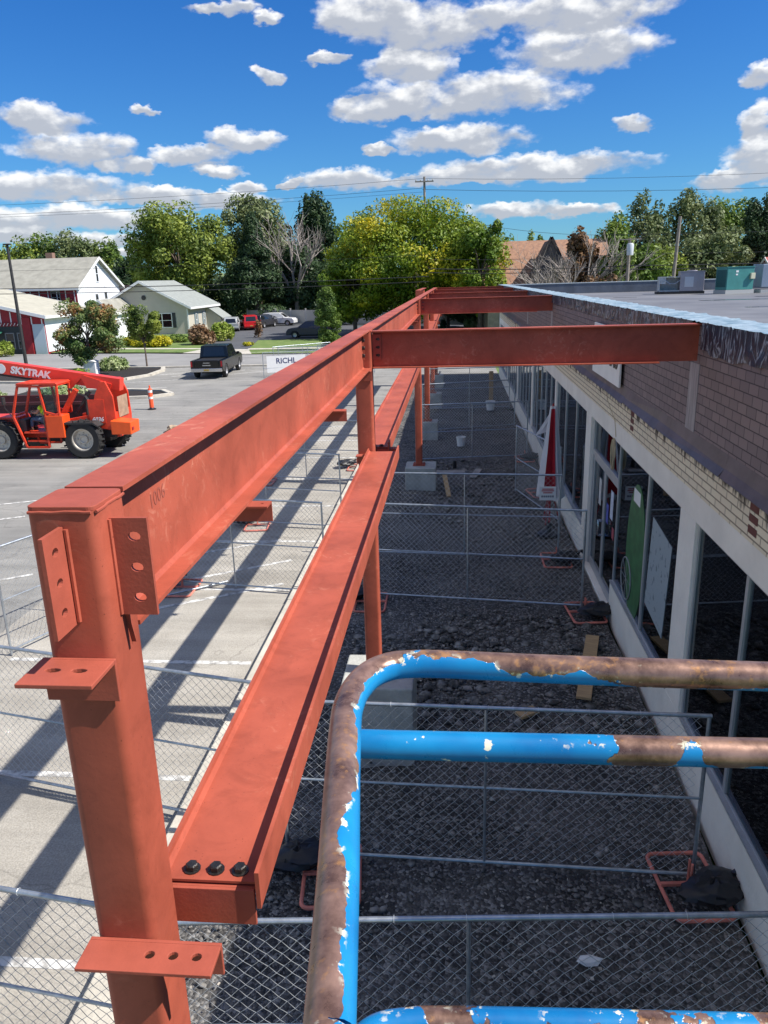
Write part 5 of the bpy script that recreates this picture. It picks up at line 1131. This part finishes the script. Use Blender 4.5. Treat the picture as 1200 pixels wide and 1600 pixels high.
c=MB(); c.prism([(-4.3,2.55),(-3.9,3.3),(-3.2,3.65),(-2.2,3.55),(-.9,2.75),(-.9,2.6)],'y',-6.7,-5.41); part(c,'porch_hood',M('brown_porch_roof',(.20,.17,.15),.9),t)
c=MB(); c.box(-3.9,-1.4,-5.45,-5.401,0,2.6); part(c,'porch_opening',m_dk,t)
c=MB(); c.box(-1.25,-1.05,-6.6,-6.4,0,2.6); part(c,'porch_post',m_white,t)
c=MB(); c.box(-1.25,-1.05,-5.47,-5.4,0,2.6); c.box(5.3,5.46,-5.47,-5.38,0,3.0); part(c,'corner_board',m_white,t)
c=MB(); c.prism([(5.46,0),(7.3,0),(7.3,1.6),(5.46,3.0)],'y',1.5,5.2); part(c,'lean_to',m_beige,t)
c=MB(); c.prism([(5.3,3.15),(7.6,1.5),(7.6,1.62),(5.3,3.27)],'y',1.3,5.4); part(c,'lean_to_roof',m_roofs,t)
t,ro=house('small house with an orange brown roof peeking between farmhouse and bungalow','house','far_house',-52,-43,112,120,3.2,5.6,'x',m_beige,m_roofb,.4)
t,ro=house('low grey roofed house at the far left edge behind the red shop','house','far_house',-72,-57,98,108,3.2,6.2,'x',m_wsid,M('slate_grey_shingles',(.17,.18,.2),.9,var=.1),.4,trim=m_white)
t,ro=house('brown roofed house at the far left behind the light pole','house','far_house',-84,-68,118,128,3.6,6.6,'x',m_beige,M('dark_red_brown_shingles',(.2,.09,.07),.9,var=.1),.4)
t,ro=house('large tan house with a big brown shingle roof right of the maple','house','shingled_house',3.2,14.6,76,90,4.2,8.7,'x',M('tan_stone',(.42,.34,.24),.9,var=.15,vs=3,bump=.3,bs=8),m_roofb,.5)
c=MB(); c.prism([(-2.6,3.8),(-.0,8.75),(2.6,3.8)],'y',-8.6,-3.0); c.v=[(x-.2,y,z) for x,y,z in c.v]; dm=part(c,'gable_dormer',M('dark_gable_shingles',(.13,.10,.09),.9,var=.3,vs=5),t)
c=MB()
for s in(-1,1): c.beam((-.2,-8.68,8.95),(-.2+s*2.9,-8.68,3.4),.12,.25)
part(c,'barge_board',M('dark_trim',(.06,.045,.04),.8),dm)
hwin(t,'S',3.6,3.3,.9,1.6,-7.0,M('grey_stone_trim',(.3,.28,.25),.8)); hwin(t,'S',-4,1.5,1.2,1.6,-7.0,M('grey_stone_trim',(.3,.28,.25),.8))
c=MB(); c.box(3,3.9,-.4,.5,8.4,9.5); part(c,'chimney',M('old_brick',(.25,.15,.11),.9),ro)
t,ro=house('red roofed house at the right edge above the teal unit','house','far_house',33,46,84,93,3.9,6.5,'x',M('grey_siding',(.3,.33,.37),.7),M('brick_red_shingles',(.36,.10,.08),.9,var=.1),.4,trim=m_white)
c=MB(); c.prism([(-2.4,3.2),(0,6.0),(2.4,3.2)],'y',-5.6,-1); c.v=[(x+2,y,z) for x,y,z in c.v]; part(c,'front_gable',MATS['slate_grey_shingles'],t)
c=MB(); c.box(-1.0,.2,-1,0,5.8,8.6); c.box(-1.1,.3,-1.1,.1,8.61,8.8); part(c,'chimney',MATS['old_brick'],ro)
# grey vinyl privacy fence
t=thing('privacy_fence','long plain grey vinyl privacy fence behind the parked cars','fence',(-18,100,-.09))
m_vin=M('grey_vinyl',(.40,.385,.35),.6,var=.03)
P1=Vector((-29.5,111.5,0));P2=Vector((6,91,0)); d=P2-P1; n=15
for k in range(n):
    a=P1+d*k/n; b=P1+d*(k+1)/n; c=W(); c.beam((a.x,a.y,.95),(b.x,b.y,.95),.06,1.75); part(c,'board_section',m_vin,t)
    c=W(); c.box(a.x-.08,a.x+.08,a.y-.08,a.y+.08,-.09,2.0); c.box(a.x-.1,a.x+.1,a.y-.1,a.y+.1,2.001,2.05); part(c,'post',M('pale_vinyl_post',(.5,.48,.44),.6),t)
# ================================================================ TREES
def leafmat(name,c1,c2,c3,vs=.35):
    m=bpy.data.materials.new(name); m.use_nodes=True; t=m.node_tree; t.nodes.clear()
    o=t.nodes.new('ShaderNodeOutputMaterial'); tc=t.nodes.new('ShaderNodeTexCoord')
    n=t.nodes.new('ShaderNodeTexNoise'); n.inputs['Scale'].default_value=vs; n.inputs['Detail'].default_value=3; t.links.new(tc.outputs['Object'],n.inputs[0])
    n2=t.nodes.new('ShaderNodeTexNoise'); n2.inputs['Scale'].default_value=3.1; n2.inputs['Detail'].default_value=2; t.links.new(tc.outputs['Object'],n2.inputs[0])
    a=t.nodes.new('ShaderNodeMath'); a.operation='MULTIPLY_ADD'; a.inputs[1].default_value=.5; t.links.new(n2.outputs[0],a.inputs[0]); t.links.new(n.outputs[0],a.inputs[2])
    r=t.nodes.new('ShaderNodeValToRGB'); e=r.color_ramp.elements; e[0].position=.60; e[0].color=(*c1,1); e[1].position=.92; e[1].color=(*c3,1); k=e.new(.76); k.color=(*c2,1); t.links.new(a.outputs[0],r.inputs[0])
    d=t.nodes.new('ShaderNodeBsdfPrincipled'); d.inputs['Roughness'].default_value=.55; d.inputs['Specular IOR Level'].default_value=.35; t.links.new(r.outputs[0],d.inputs['Base Color'])
    tr=t.nodes.new('ShaderNodeBsdfTranslucent'); t.links.new(r.outputs[0],tr.inputs[0]); mx=t.nodes.new('ShaderNodeMixShader'); mx.inputs[0].default_value=.28; t.links.new(d.outputs[0],mx.inputs[1]); t.links.new(tr.outputs[0],mx.inputs[2]); t.links.new(mx.outputs[0],o.inputs[0]); return m
LM=dict(green=leafmat('green_leaves',(.07,.13,.025),(.15,.23,.04),(.26,.33,.06)),
 oak=leafmat('olive_green_leaves',(.09,.14,.025),(.22,.28,.045),(.38,.42,.07)),
 dark=leafmat('dark_needles',(.03,.06,.025),(.055,.10,.04),(.10,.15,.06)),
 maple=leafmat('green_and_golden_leaves',(.09,.16,.015),(.21,.28,.018),(.52,.42,.015),.16),
 grey=leafmat('grey_green_leaves',(.09,.13,.05),(.17,.21,.08),(.26,.3,.13)),
 autumn=leafmat('green_and_rusty_leaves',(.07,.13,.03),(.17,.23,.07),(.40,.17,.07),.5),
 rust=leafmat('rusty_brown_leaves',(.14,.07,.03),(.24,.14,.07),(.36,.24,.14),1.2),
 yellow=leafmat('yellow_leaves',(.30,.32,.02),(.48,.44,.02),(.6,.52,.03),1.),
 pale=leafmat('pale_variegated_leaves',(.16,.24,.07),(.34,.42,.17),(.5,.55,.3),1.5),
 lime=leafmat('lime_grass_blades',(.16,.24,.03),(.28,.36,.05),(.42,.45,.12),1.))
m_bark=M('tree_bark',(.12,.09,.07),.9,var=.3,vs=6,bump=.5,bs=12)
m_barkg=M('grey_dead_wood',(.30,.26,.23),.9,var=.2,vs=6)
def leaves(centers,rads,nper,size,rng,flat=.8,droop=0):
    Vs=[]
    C=np.repeat(np.array(centers),nper,axis=0); Rr=np.repeat(np.array(rads),nper,axis=0); n=len(C)
    d=rng.normal(size=(n,3)); d/=np.linalg.norm(d,axis=1)[:,None]; q=rng.uniform(.25,1,(n,1))**.45
    P=C+d*q*Rr
    nr=d*.9+rng.normal(size=(n,3))*.6+np.array([0,0,.35]); nr/=np.linalg.norm(nr,axis=1)[:,None]
    a=rng.normal(size=(n,3)); a-=nr*(a*nr).sum(1)[:,None]; a/=np.linalg.norm(a,axis=1)[:,None]; b=np.cross(nr,a)
    s=size*rng.uniform(.6,1.35,(n,1)); A=a*s; B=b*s*flat*.62
    V=np.stack([P-A,P-A*.1-B,P+A,P-A*.1+B],1).reshape(-1,3)
    return V
def mesh_np(name,V,mat):
    n=len(V)//4; me=bpy.data.meshes.new(name); me.vertices.add(len(V)); me.vertices.foreach_set('co',V.astype('f').ravel()); me.loops.add(len(V)); me.loops.foreach_set('vertex_index',np.arange(len(V),dtype='i'))
    me.polygons.add(n); me.polygons.foreach_set('loop_start',np.arange(0,len(V),4,dtype='i')); me.update(calc_edges=True); me.materials.append(mat); return me
def tree(name,label,loc,h,rx,ry,kind='round',leaf='green',n=6000,size=.28,trunk_h=.25,trunk_r=None,seed=1,group=None,cat='tree',clump=None,low=.12):
    rng=np.random.default_rng(seed); t=thing(name,label,cat,loc,0,group); tr=trunk_r or h*.02
    cz0=h*low; cen=[]; rad=[]
    K=clump or int(44+h*3.2); n=int(n*1.9); size*=.74
    for i in range(K):
        if kind=='cone':
            s=rng.uniform(0,1)**.8; z=cz0+(h-cz0)*s; rr=(1-s)**.8; a=rng.uniform(0,6.28); q=rng.uniform(.45,.95)
            cen.append((rx*rr*q*cos(a),ry*rr*q*sin(a),z)); k=max(.14,.32*(1-s)+.1); rad.append((rx*k,ry*k,h*.045+rx*.10))
        elif kind=='column':
            s=rng.uniform(0,1); z=cz0+(h-cz0)*s; rr=(sin(pi*min(1,s*.92+.08))**.5)*.75; a=rng.uniform(0,6.28); q=rng.uniform(.2,.9); cen.append((rx*rr*q*cos(a),ry*rr*q*sin(a),z)); rad.append((rx*.32,ry*.32,h*.07))
        else:
            d=rng.normal(size=3); d/=np.linalg.norm(d); d[2]=d[2]*.9+.08; q=rng.uniform(.5,.92)
            if kind=='spread': d[2]=abs(d[2])*.85+.0 if rng.uniform()<.75 else d[2]*.5
            hz=(h-cz0)/2; zc=cz0+hz*(1.0 if kind!='spread' else .9)
            cen.append((rx*d[0]*q,ry*d[1]*q,zc+hz*d[2]*q)); k=rng.uniform(.16,.36); rad.append((rx*k,ry*k,hz*k*.75))
    V=leaves(cen,rad,max(10,n//K),size,rng)
    o=bpy.data.objects.new('crown',mesh_np('crown',V,LM[leaf])); COL.objects.link(o); o.parent=t
    c=MB(); top=h*(.75 if kind!='round' else .6); lean=rng.normal(0,.02,2)*h
    c.tube([(0,0,-.3),(0,0,h*trunk_h),(lean[0]*.5,lean[1]*.5,h*.45),(lean[0],lean[1],top)],[tr*1.3,tr,tr*.7,tr*.2],8)
    for i in range(min(14,K)):
        p=Vector(cen[i]); s0=Vector((0,0,min(p.z*.6,h*.5)+h*.02)) if kind!='cone' else Vector((0,0,p.z*.95)); mdl=s0.lerp(p,.5)+Vector((0,0,h*.02)); c.tube([s0,mdl,p],[tr*.5,tr*.3,tr*.1],5)
    part(c,'trunk',m_bark,t,smooth=True)
    return t
def bare(name,label,loc,h,rx,seed,n1=34,mat=None,lean=0):
    rd=random.Random(seed); t=thing(name,label,'tree',loc); c=MB(); tr=h*.018
    def br(p,d,l,r,dep):
        q=p+d*l*.5+Vector((rd.uniform(-.06,.06),rd.uniform(-.06,.06),.02))*l; e=q+(d+Vector((rd.uniform(-.2,.2),rd.uniform(-.2,.2),rd.uniform(-.05,.15)))).normalized()*l*.5
        c.tube([p,q,e],[r,r*.8,r*.55],5 if dep>1 else 3,caps=False)
        if dep==0: return
        for k in range(rd.choice((3,3,4)) if dep>1 else 4):
            s=rd.uniform(.35,1); base=p.lerp(e,s); nd=(d+Vector((rd.uniform(-1,1),rd.uniform(-1,1),rd.uniform(-.25,.7)))*.75).normalized(); br(base,nd,l*rd.uniform(.5,.75),r*.5,dep-1)
    c.tube([(0,0,-.3),(0,0,h*.22)],[tr*1.3,tr],8)
    for k in range(6):
        a=k*1.05+rd.uniform(-.3,.3); d=Vector((cos(a)*rx/h*1.1,sin(a)*rx/h*1.1,rd.uniform(.7,1.1))).normalized(); br(Vector((0,0,h*rd.uniform(.08,.25))),d,h*.42,tr*.7,3)
    part(c,'branches',mat or m_barkg,t); return t
def at(px,py,Y): p=hit(px,py,1,Y); return p
def tree_at(px,pytop,Y,width_px,**k):
    p=hit(px,pytop,1,Y); h=p.z+.3; w_=hit(px+width_px/2,pytop+40,1,Y).x-hit(px-width_px/2,pytop+40,1,Y).x
    ry=k.pop('ry',None); nm=k.pop('name','broadleaf_tree')
    return tree(nm,k.pop('label'),(p.x,Y,-.3),h,w_/2,ry or w_/2*.8,**k)
tree_at(268,300,112,165,label='big round yellow green tree behind the beige bungalow',leaf='oak',n=15000,size=.34,seed=3,low=.1)
tree_at(395,298,122,120,label='tall dark leafy tree left of the dead branches',leaf='grey',n=11000,size=.36,seed=4,low=.1)
tree_at(392,345,112,118,label='dark spruce reaching to the ground behind the parked cars',kind='cone',leaf='dark',n=15000,size=.30,seed=5,name='spruce_tree',low=.02,clump=90)
tree_at(492,290,124,70,label='tall narrow dark tree right of the dead branches',leaf='dark',n=9000,size=.36,seed=6,low=.05)
tree_at(470,380,116,100,label='deep green tree filling the gap between spruce and maple',leaf='dark',n=10000,size=.36,seed=16,low=.0)
bare('dead_tree','leafless grey tree between the dark evergreens',(at(455,320,114).x,114,-.3),at(455,318,114).z+.3,5.5,8)
tree_at(565,322,110,90,label='rusty olive tree just left of and behind the maple',leaf='oak',n=7000,size=.34,seed=9,low=.05)
tree_at(648,304,84,285,label='broad golden green maple in the middle of the view',kind='round',leaf='maple',n=30000,size=.24,seed=12,name='maple_tree',low=.06,clump=95,ry=8)
tree_at(550,375,82,125,label='lower golden maple on the left side of the big maple',leaf='maple',n=12000,size=.24,seed=22,name='maple_tree',low=.04,clump=45,ry=5)
tree_at(752,330,78,100,label='lower right maple with open yellow green sprays',leaf='maple',n=6500,size=.24,seed=13,name='maple_tree',low=.1,clump=44,ry=4)
tree_at(700,400,92,170,label='dark understorey tree behind the big maple',leaf='dark',n=9000,size=.34,seed=14,low=.0)
tree_at(510,452,66.5,50,label='small dense upright tree in the lawn by the white banner',kind='column',leaf='green',n=7000,size=.12,seed=15,name='small_upright_tree',low=.02,clump=70)
for k,(px,py,w_,Y,lf,lb) in enumerate(((18,368,90,135,'oak','far olive tree at the left edge of the skyline'),(62,362,80,140,'green','far green tree left of the farmhouse roof'),(112,355,110,138,'grey','far grey green tree over the farmhouse ridge'),(165,372,70,140,'green','far tree right of the farmhouse chimney'),(45,395,90,125,'dark','dark tree between the light pole and the farmhouse'),(2,395,50,122,'oak','yellowish tree at the far left margin'),(205,395,60,130,'dark','dark tree just right of the farmhouse gable'),(165,425,60,118,'dark','dark tree low behind the farmhouse gable'))):
    tree_at(px,py,Y,w_,label=lb,leaf=lf,n=5000,size=.42,seed=30+k,low=.05,group='distant trees')
tree_at(128,463,49.5,112,label='young tree with rusty tips on the planting island before the farmhouse',leaf='autumn',n=9000,size=.13,seed=50,name='young_tree',low=.1,clump=52,ry=2.2)
tree_at(218,470,55.6,62,label='small round green street tree on a thin stem before the bungalow',leaf='oak',n=6000,size=.11,seed=51,name='young_tree',low=.30,clump=46,trunk_r=.06)
for k,(px,py,w_,Y,lf,lb) in enumerate(((1015,297,80,96,'grey','thin airy tree rising right of the transformer'),(960,335,70,84,'green','green tree left of the transformer'),(1000,375,90,80,'green','bushy green tree low behind the transformer'),(1085,288,110,100,'grey','tall grey green tree behind the leaning pole'),(1150,295,110,104,'green','tall green tree near the right edge'),(1195,300,70,98,'dark','dark tree at the right edge'),(1110,345,130,92,'grey','willow like tree above the grey and teal units'),(1040,380,80,88,'oak','small tree between the roof units'),(1160,385,60,110,'dark','dark tree above the red roof'))):
    tree_at(px,py,Y,w_,label=lb,leaf=lf,n=(3500 if k==0 else 7000),size=.30,seed=60+k,low=.05,group='trees beyond the shop roof')
tree_at(968,352,72,62,label='bushy green tree in front of the right end of the brown roof',leaf='green',n=6000,size=.22,seed=83,low=.05)
tree_at(835,358,110,38,label='small far tree peeking over the brown roof ridge',leaf='green',n=2500,size=.34,seed=80)
bare('bare_shrub','wide grey leafless tree before the shingled house',(at(880,380,70).x,70,-.3),at(880,345,70).z+.6,8,21)
bare('bare_shrub','low grey leafless shrub just above the roof parapet',(at(850,400,68).x,68,-.3),at(850,385,68).z+.4,6,23)
bare('bare_shrub','leafless branching tree right of the dormer',(at(930,380,71).x,71,-.3),at(930,352,71).z+.5,6,22)
tree_at(912,352,73.5,62,label='rusty brown tree behind the bare branches',leaf='rust',n=3500,size=.3,seed=81)
tree_at(940,425,66,90,label='low reddish bush at the end of the roof parapet',leaf='rust',n=3000,size=.2,seed=82,low=0)
def shrub(name,label,px,py,Y,wpx,hm,leaf,n,size,seed,ry=None,group=None):
    p=hit(px,py,1,Y); p=gp(px,py,-.05); w_=wpx/FPX*p.y*1.02
    rng=np.random.default_rng(seed); t=thing(name,label,'shrub',(p.x,p.y,-.05),0,group); K=22; cen=[];rad=[]
    for i in range(K):
        a=rng.uniform(0,6.28); q=sqrt(rng.uniform(0,1))*.75; cen.append((w_/2*q*cos(a),(ry or w_/2)*q*sin(a),hm*.55*(1-q*.5)*rng.uniform(.6,1.15))); rad.append((w_*.17,(ry or w_/2)*.34,hm*.34))
    V=leaves(cen,rad,n//K,size,rng); V[:,2]=np.maximum(V[:,2],.01)
    o=bpy.data.objects.new('foliage',mesh_np('foliage',V,LM[leaf])); COL.objects.link(o); o.parent=t
    c=MB()
    for i in range(6): c.tube([(0,0,0),cen[i]],[.03,.01],4)
    part(c,'stem',m_bark,t); return t
shrub('leafy_shrub','pale variegated shrub on the island right of the rusty tipped tree',178,580,51,50,1.25,'pale',3500,.09,1)
shrub('leafy_shrub','yellow green shrub at the foot of the rusty tipped tree',118,592,48,60,.8,'lime',2500,.09,2)
shrub('flowering_hedge','long bright yellow hedge in front of the bungalow',243,541,73,72,1.3,'yellow',6000,.12,3,ry=.9)
shrub('flowering_hedge','small yellow hedge left of the street tree',207,541,73,28,1.1,'yellow',2500,.12,4,ry=.8)
shrub('hydrangea_bush','rusty brown hydrangea bush at the bungalow corner',315,537,76,44,2.4,'rust',4500,.15,5)
shrub('ornamental_grass','tall lime ornamental grass right of the hydrangea',347,532,77,38,2.3,'lime',4000,.16,6)
shrub('leafy_shrub','green shrubs under the bungalow window',275,534,79,50,.9,'green',2500,.12,7)
shrub('leafy_shrub','small yellow flower clump in the lawn near the driveway',388,540,71,18,.45,'yellow',900,.1,8)
shrub('leafy_shrub','small leafless looking rusty sapling in the driveway lawn',404,527,80,14,2.6,'rust',500,.12,9)
shrub('leafy_shrub','round clipped green bush seen under the cross beams',735,514,60,24,1.6,'pale',2500,.1,10)
shrub('leafy_shrub','dark clipped bush at the far end of the gravel walk',692,516,60,12,1.6,'dark',900,.12,11)
shrub('leafy_shrub','green shrub by the entrance of the red shop',8,556,66,30,1.6,'lime',1500,.12,12)
shrub('leafy_shrub','pale shrub on the small island behind the orange cab',100,622,39,70,.9,'pale',2500,.08,13)
shrub('leafy_shrub','variegated shrub at the left image edge behind the boom',2,640,38.5,30,1.2,'pale',1500,.08,14)
# white utility box and mulch
t=thing('utility_box','white utility cabinet among the island shrubs','utility box',(gp(145,588).x,gp(145,588).y,.06)); c=MB(); c.box(-.4,.4,-.3,.3,0,.9); part(c,'cabinet',m_white,t,bevel=.03); c=MB(); c.prism([(-.45,.9),(0,1.05),(.45,.9)],'y',-.35,.35); part(c,'lid',m_white,t)
# ================================================================ POLES AND WIRES
t=thing('light_pole','tall dark parking lot light pole by the farmhouse','light pole',(-31.5,55,-.1))
c=MB(); c.tube([(0,0,0),(0,0,8.7)],[.13,.09],10); part(c,'pole',m_darkm,t,smooth=True); c=MB(); c.box(-.25,.25,-.15,.15,8.7,8.8); part(c,'lamp_head',m_darkm,t,bevel=.03)
def upole(label,px,pyt,Y,lean=0,arms=1,col=None):
    p=hit(px,pyt,1,Y); t=thing('utility_pole',label,'utility pole',(p.x-lean,Y,-.2),0,'utility poles'); h=p.z+.2
    c=MB(); c.tube([(0,0,0),(lean,0,h)],[.17,.12],10); part(c,'pole',M('weathered_pole_wood',(.26,.22,.19),.9,var=.2,vs=4),t,smooth=True)
    for k in range(arms):
        z=h-.5-k*1.5; c=MB(); c.beam((lean-1.0,-.14,z),(lean+1.0,-.14,z),.1,.12); part(c,'crossarm',MATS['weathered_pole_wood'],t)
        for x in(-.9,-.4,.4,.9): c=MB(); c.lathe([(.0,0),(.05,0),(.07,.08),(.03,.16),(0,.16)],(lean+x,-.14,z+.06),n=8); part(c,'insulator',m_conc,t)
    return t,h
upole('utility pole rising from the middle of the big maple',663,276,90,lean=0,arms=1)
upole('thin leaning pole behind the roof of the shop',1063,338,66,lean=.35,arms=0)
t,h=upole('utility pole with a pale transformer right of the bare trees',984,372,66,arms=0)
c=MB(); c.lathe([(0,-1.3),(.26,-1.3),(.28,-.5),(.2,-.4),(0,-.38)],(.0,-.4,h),n=14); part(c,'transformer',M('pale_grey_enamel',(.5,.52,.55),.5),t,smooth=True)
c=MB(); c.beam((-.8,-.15,h-.1),(.9,-.15,h-.1),.08,.08); part(c,'crossarm',MATS['weathered_pole_wood'],t)
def wire(pts,Y,label,r=.018,sag=0):
    P=[hit(x,y,1,Y) for x,y in pts]; Q=[]
    for a,b in zip(P,P[1:]):
        for k in range(8): s=k/8; q=a.lerp(b,s); q.z-=sag*4*s*(1-s); Q.append(q)
    Q.append(P[-1]); a0=Q[0]; o=part(MB().tube([tuple(q-a0) for q in Q],r,5),'overhead_wire',m_black,loc=tuple(a0)); tag(o,label,'wire','overhead wires along the street'); return o
wire([(-300,330),(660,279)],90,'highest wire left of the pole in the maple',.016,.5); wire([(660,279),(1500,252)],90,'highest wire right of the pole in the maple',.016,.6)
wire([(-300,345),(660,294)],90,'second highest wire left of the pole in the maple',.018,.5); wire([(660,296),(1500,278)],90,'second highest wire right of the pole in the maple',.02,.6)
wire([(-300,348),(660,300)],89.9,'third wire left of the pole, crossing low clouds',.014,.5)
wire([(-300,452),(670,432)],66,'thick cable low across the farmhouse and evergreens',.035,.35); wire([(670,420),(984,415),(1500,398)],66,'thick cable low across the bare trees and shop roof',.035,.15)
wire([(-300,460),(670,440)],66.2,'lower thick cable across the farmhouse gable',.03,.35); wire([(670,426),(984,421),(1500,403)],66.2,'lower thick cable just above the shop roof parapet',.03,.15)
wire([(-300,428),(670,398)],66.4,'thin wire across the farmhouse roof',.012,.3); wire([(760,352),(984,366),(1500,340)],66.4,'thin wire over the shingled house ridge',.014,.3)
wire([(670,405),(984,396),(1500,380)],66.3,'thin wire in front of the right hand trees',.014,.2)

def far_wood():
    rng=np.random.default_rng(99); cen=[];rad=[]
    for i in range(520):
        a=rng.uniform(-78,62); y=rng.uniform(165,230); x=y*math.tan(RAD(a)); 
        if abs(x)>420: continue
        cen.append((x,y,rng.uniform(1.0,7.5))); rad.append((6,5,rng.uniform(2.5,4)))
    V=leaves(cen,rad,150,.85,rng); o=bpy.data.objects.new('distant_wood',mesh_np('distant_wood',V,LM['grey'])); COL.objects.link(o); tag(o,'low line of far woods closing the horizon behind houses and trees','woods',kind='stuff')
far_wood()
def hedge(label,x0,x1,y,h,seed,leaf='dark'):
    rng=np.random.default_rng(seed); t=thing('hedge',label,'hedge',((x0+x1)/2,y,-.1)); L_=(x1-x0)/2; cen=[(rng.uniform(-L_,L_),rng.uniform(-1,1),rng.uniform(.4,h*.8)) for i in range(int(L_*5))]; rad=[(1.3,1.2,h*.28)]*len(cen)
    V=leaves(cen,rad,150,.3,rng); V[:,2]=np.maximum(V[:,2],.0); o=bpy.data.objects.new('foliage',mesh_np('foliage',V,LM[leaf])); COL.objects.link(o); o.parent=t
    c=MB()
    for k in range(int(L_)): c.tube([(-L_+2*k+1,0,0),(-L_+2*k+1.2,.1,h*.7)],[.08,.03],5)
    part(c,'stem',m_bark,t)
hedge('dark tall hedge filling in behind the bungalow and parked cars',-44,-14,126,7.5,201)
hedge('dense green hedge along the back of the lawn right of the privacy fence',-14,4,104,5.0,202)
hedge('green hedge behind the shingled house and roof units',18,60,112,6.0,203,'green')

def pale_bits():
    r=np.random.default_rng(77); mb=MB()
    for i in range(1500):
        y=3.5+abs(r.normal(0,1))*8; x=r.uniform(-2.4,2.4); a=r.uniform(0,pi); l=r.choice([.008,.014,.028],p=[.6,.32,.08]); mb.obox((x,y,.035),(l,l*r.uniform(.3,.9),.008),(r.uniform(-.3,.3),r.uniform(-.3,.3),a))
    o=part(mb,'pale_chips',M('pale_stone_chip',(.42,.38,.32),.85,var=.3,vs=9)); tag(o,'scattered pale chips of stone and wood on the gravel','debris',kind='stuff')
pale_bits()
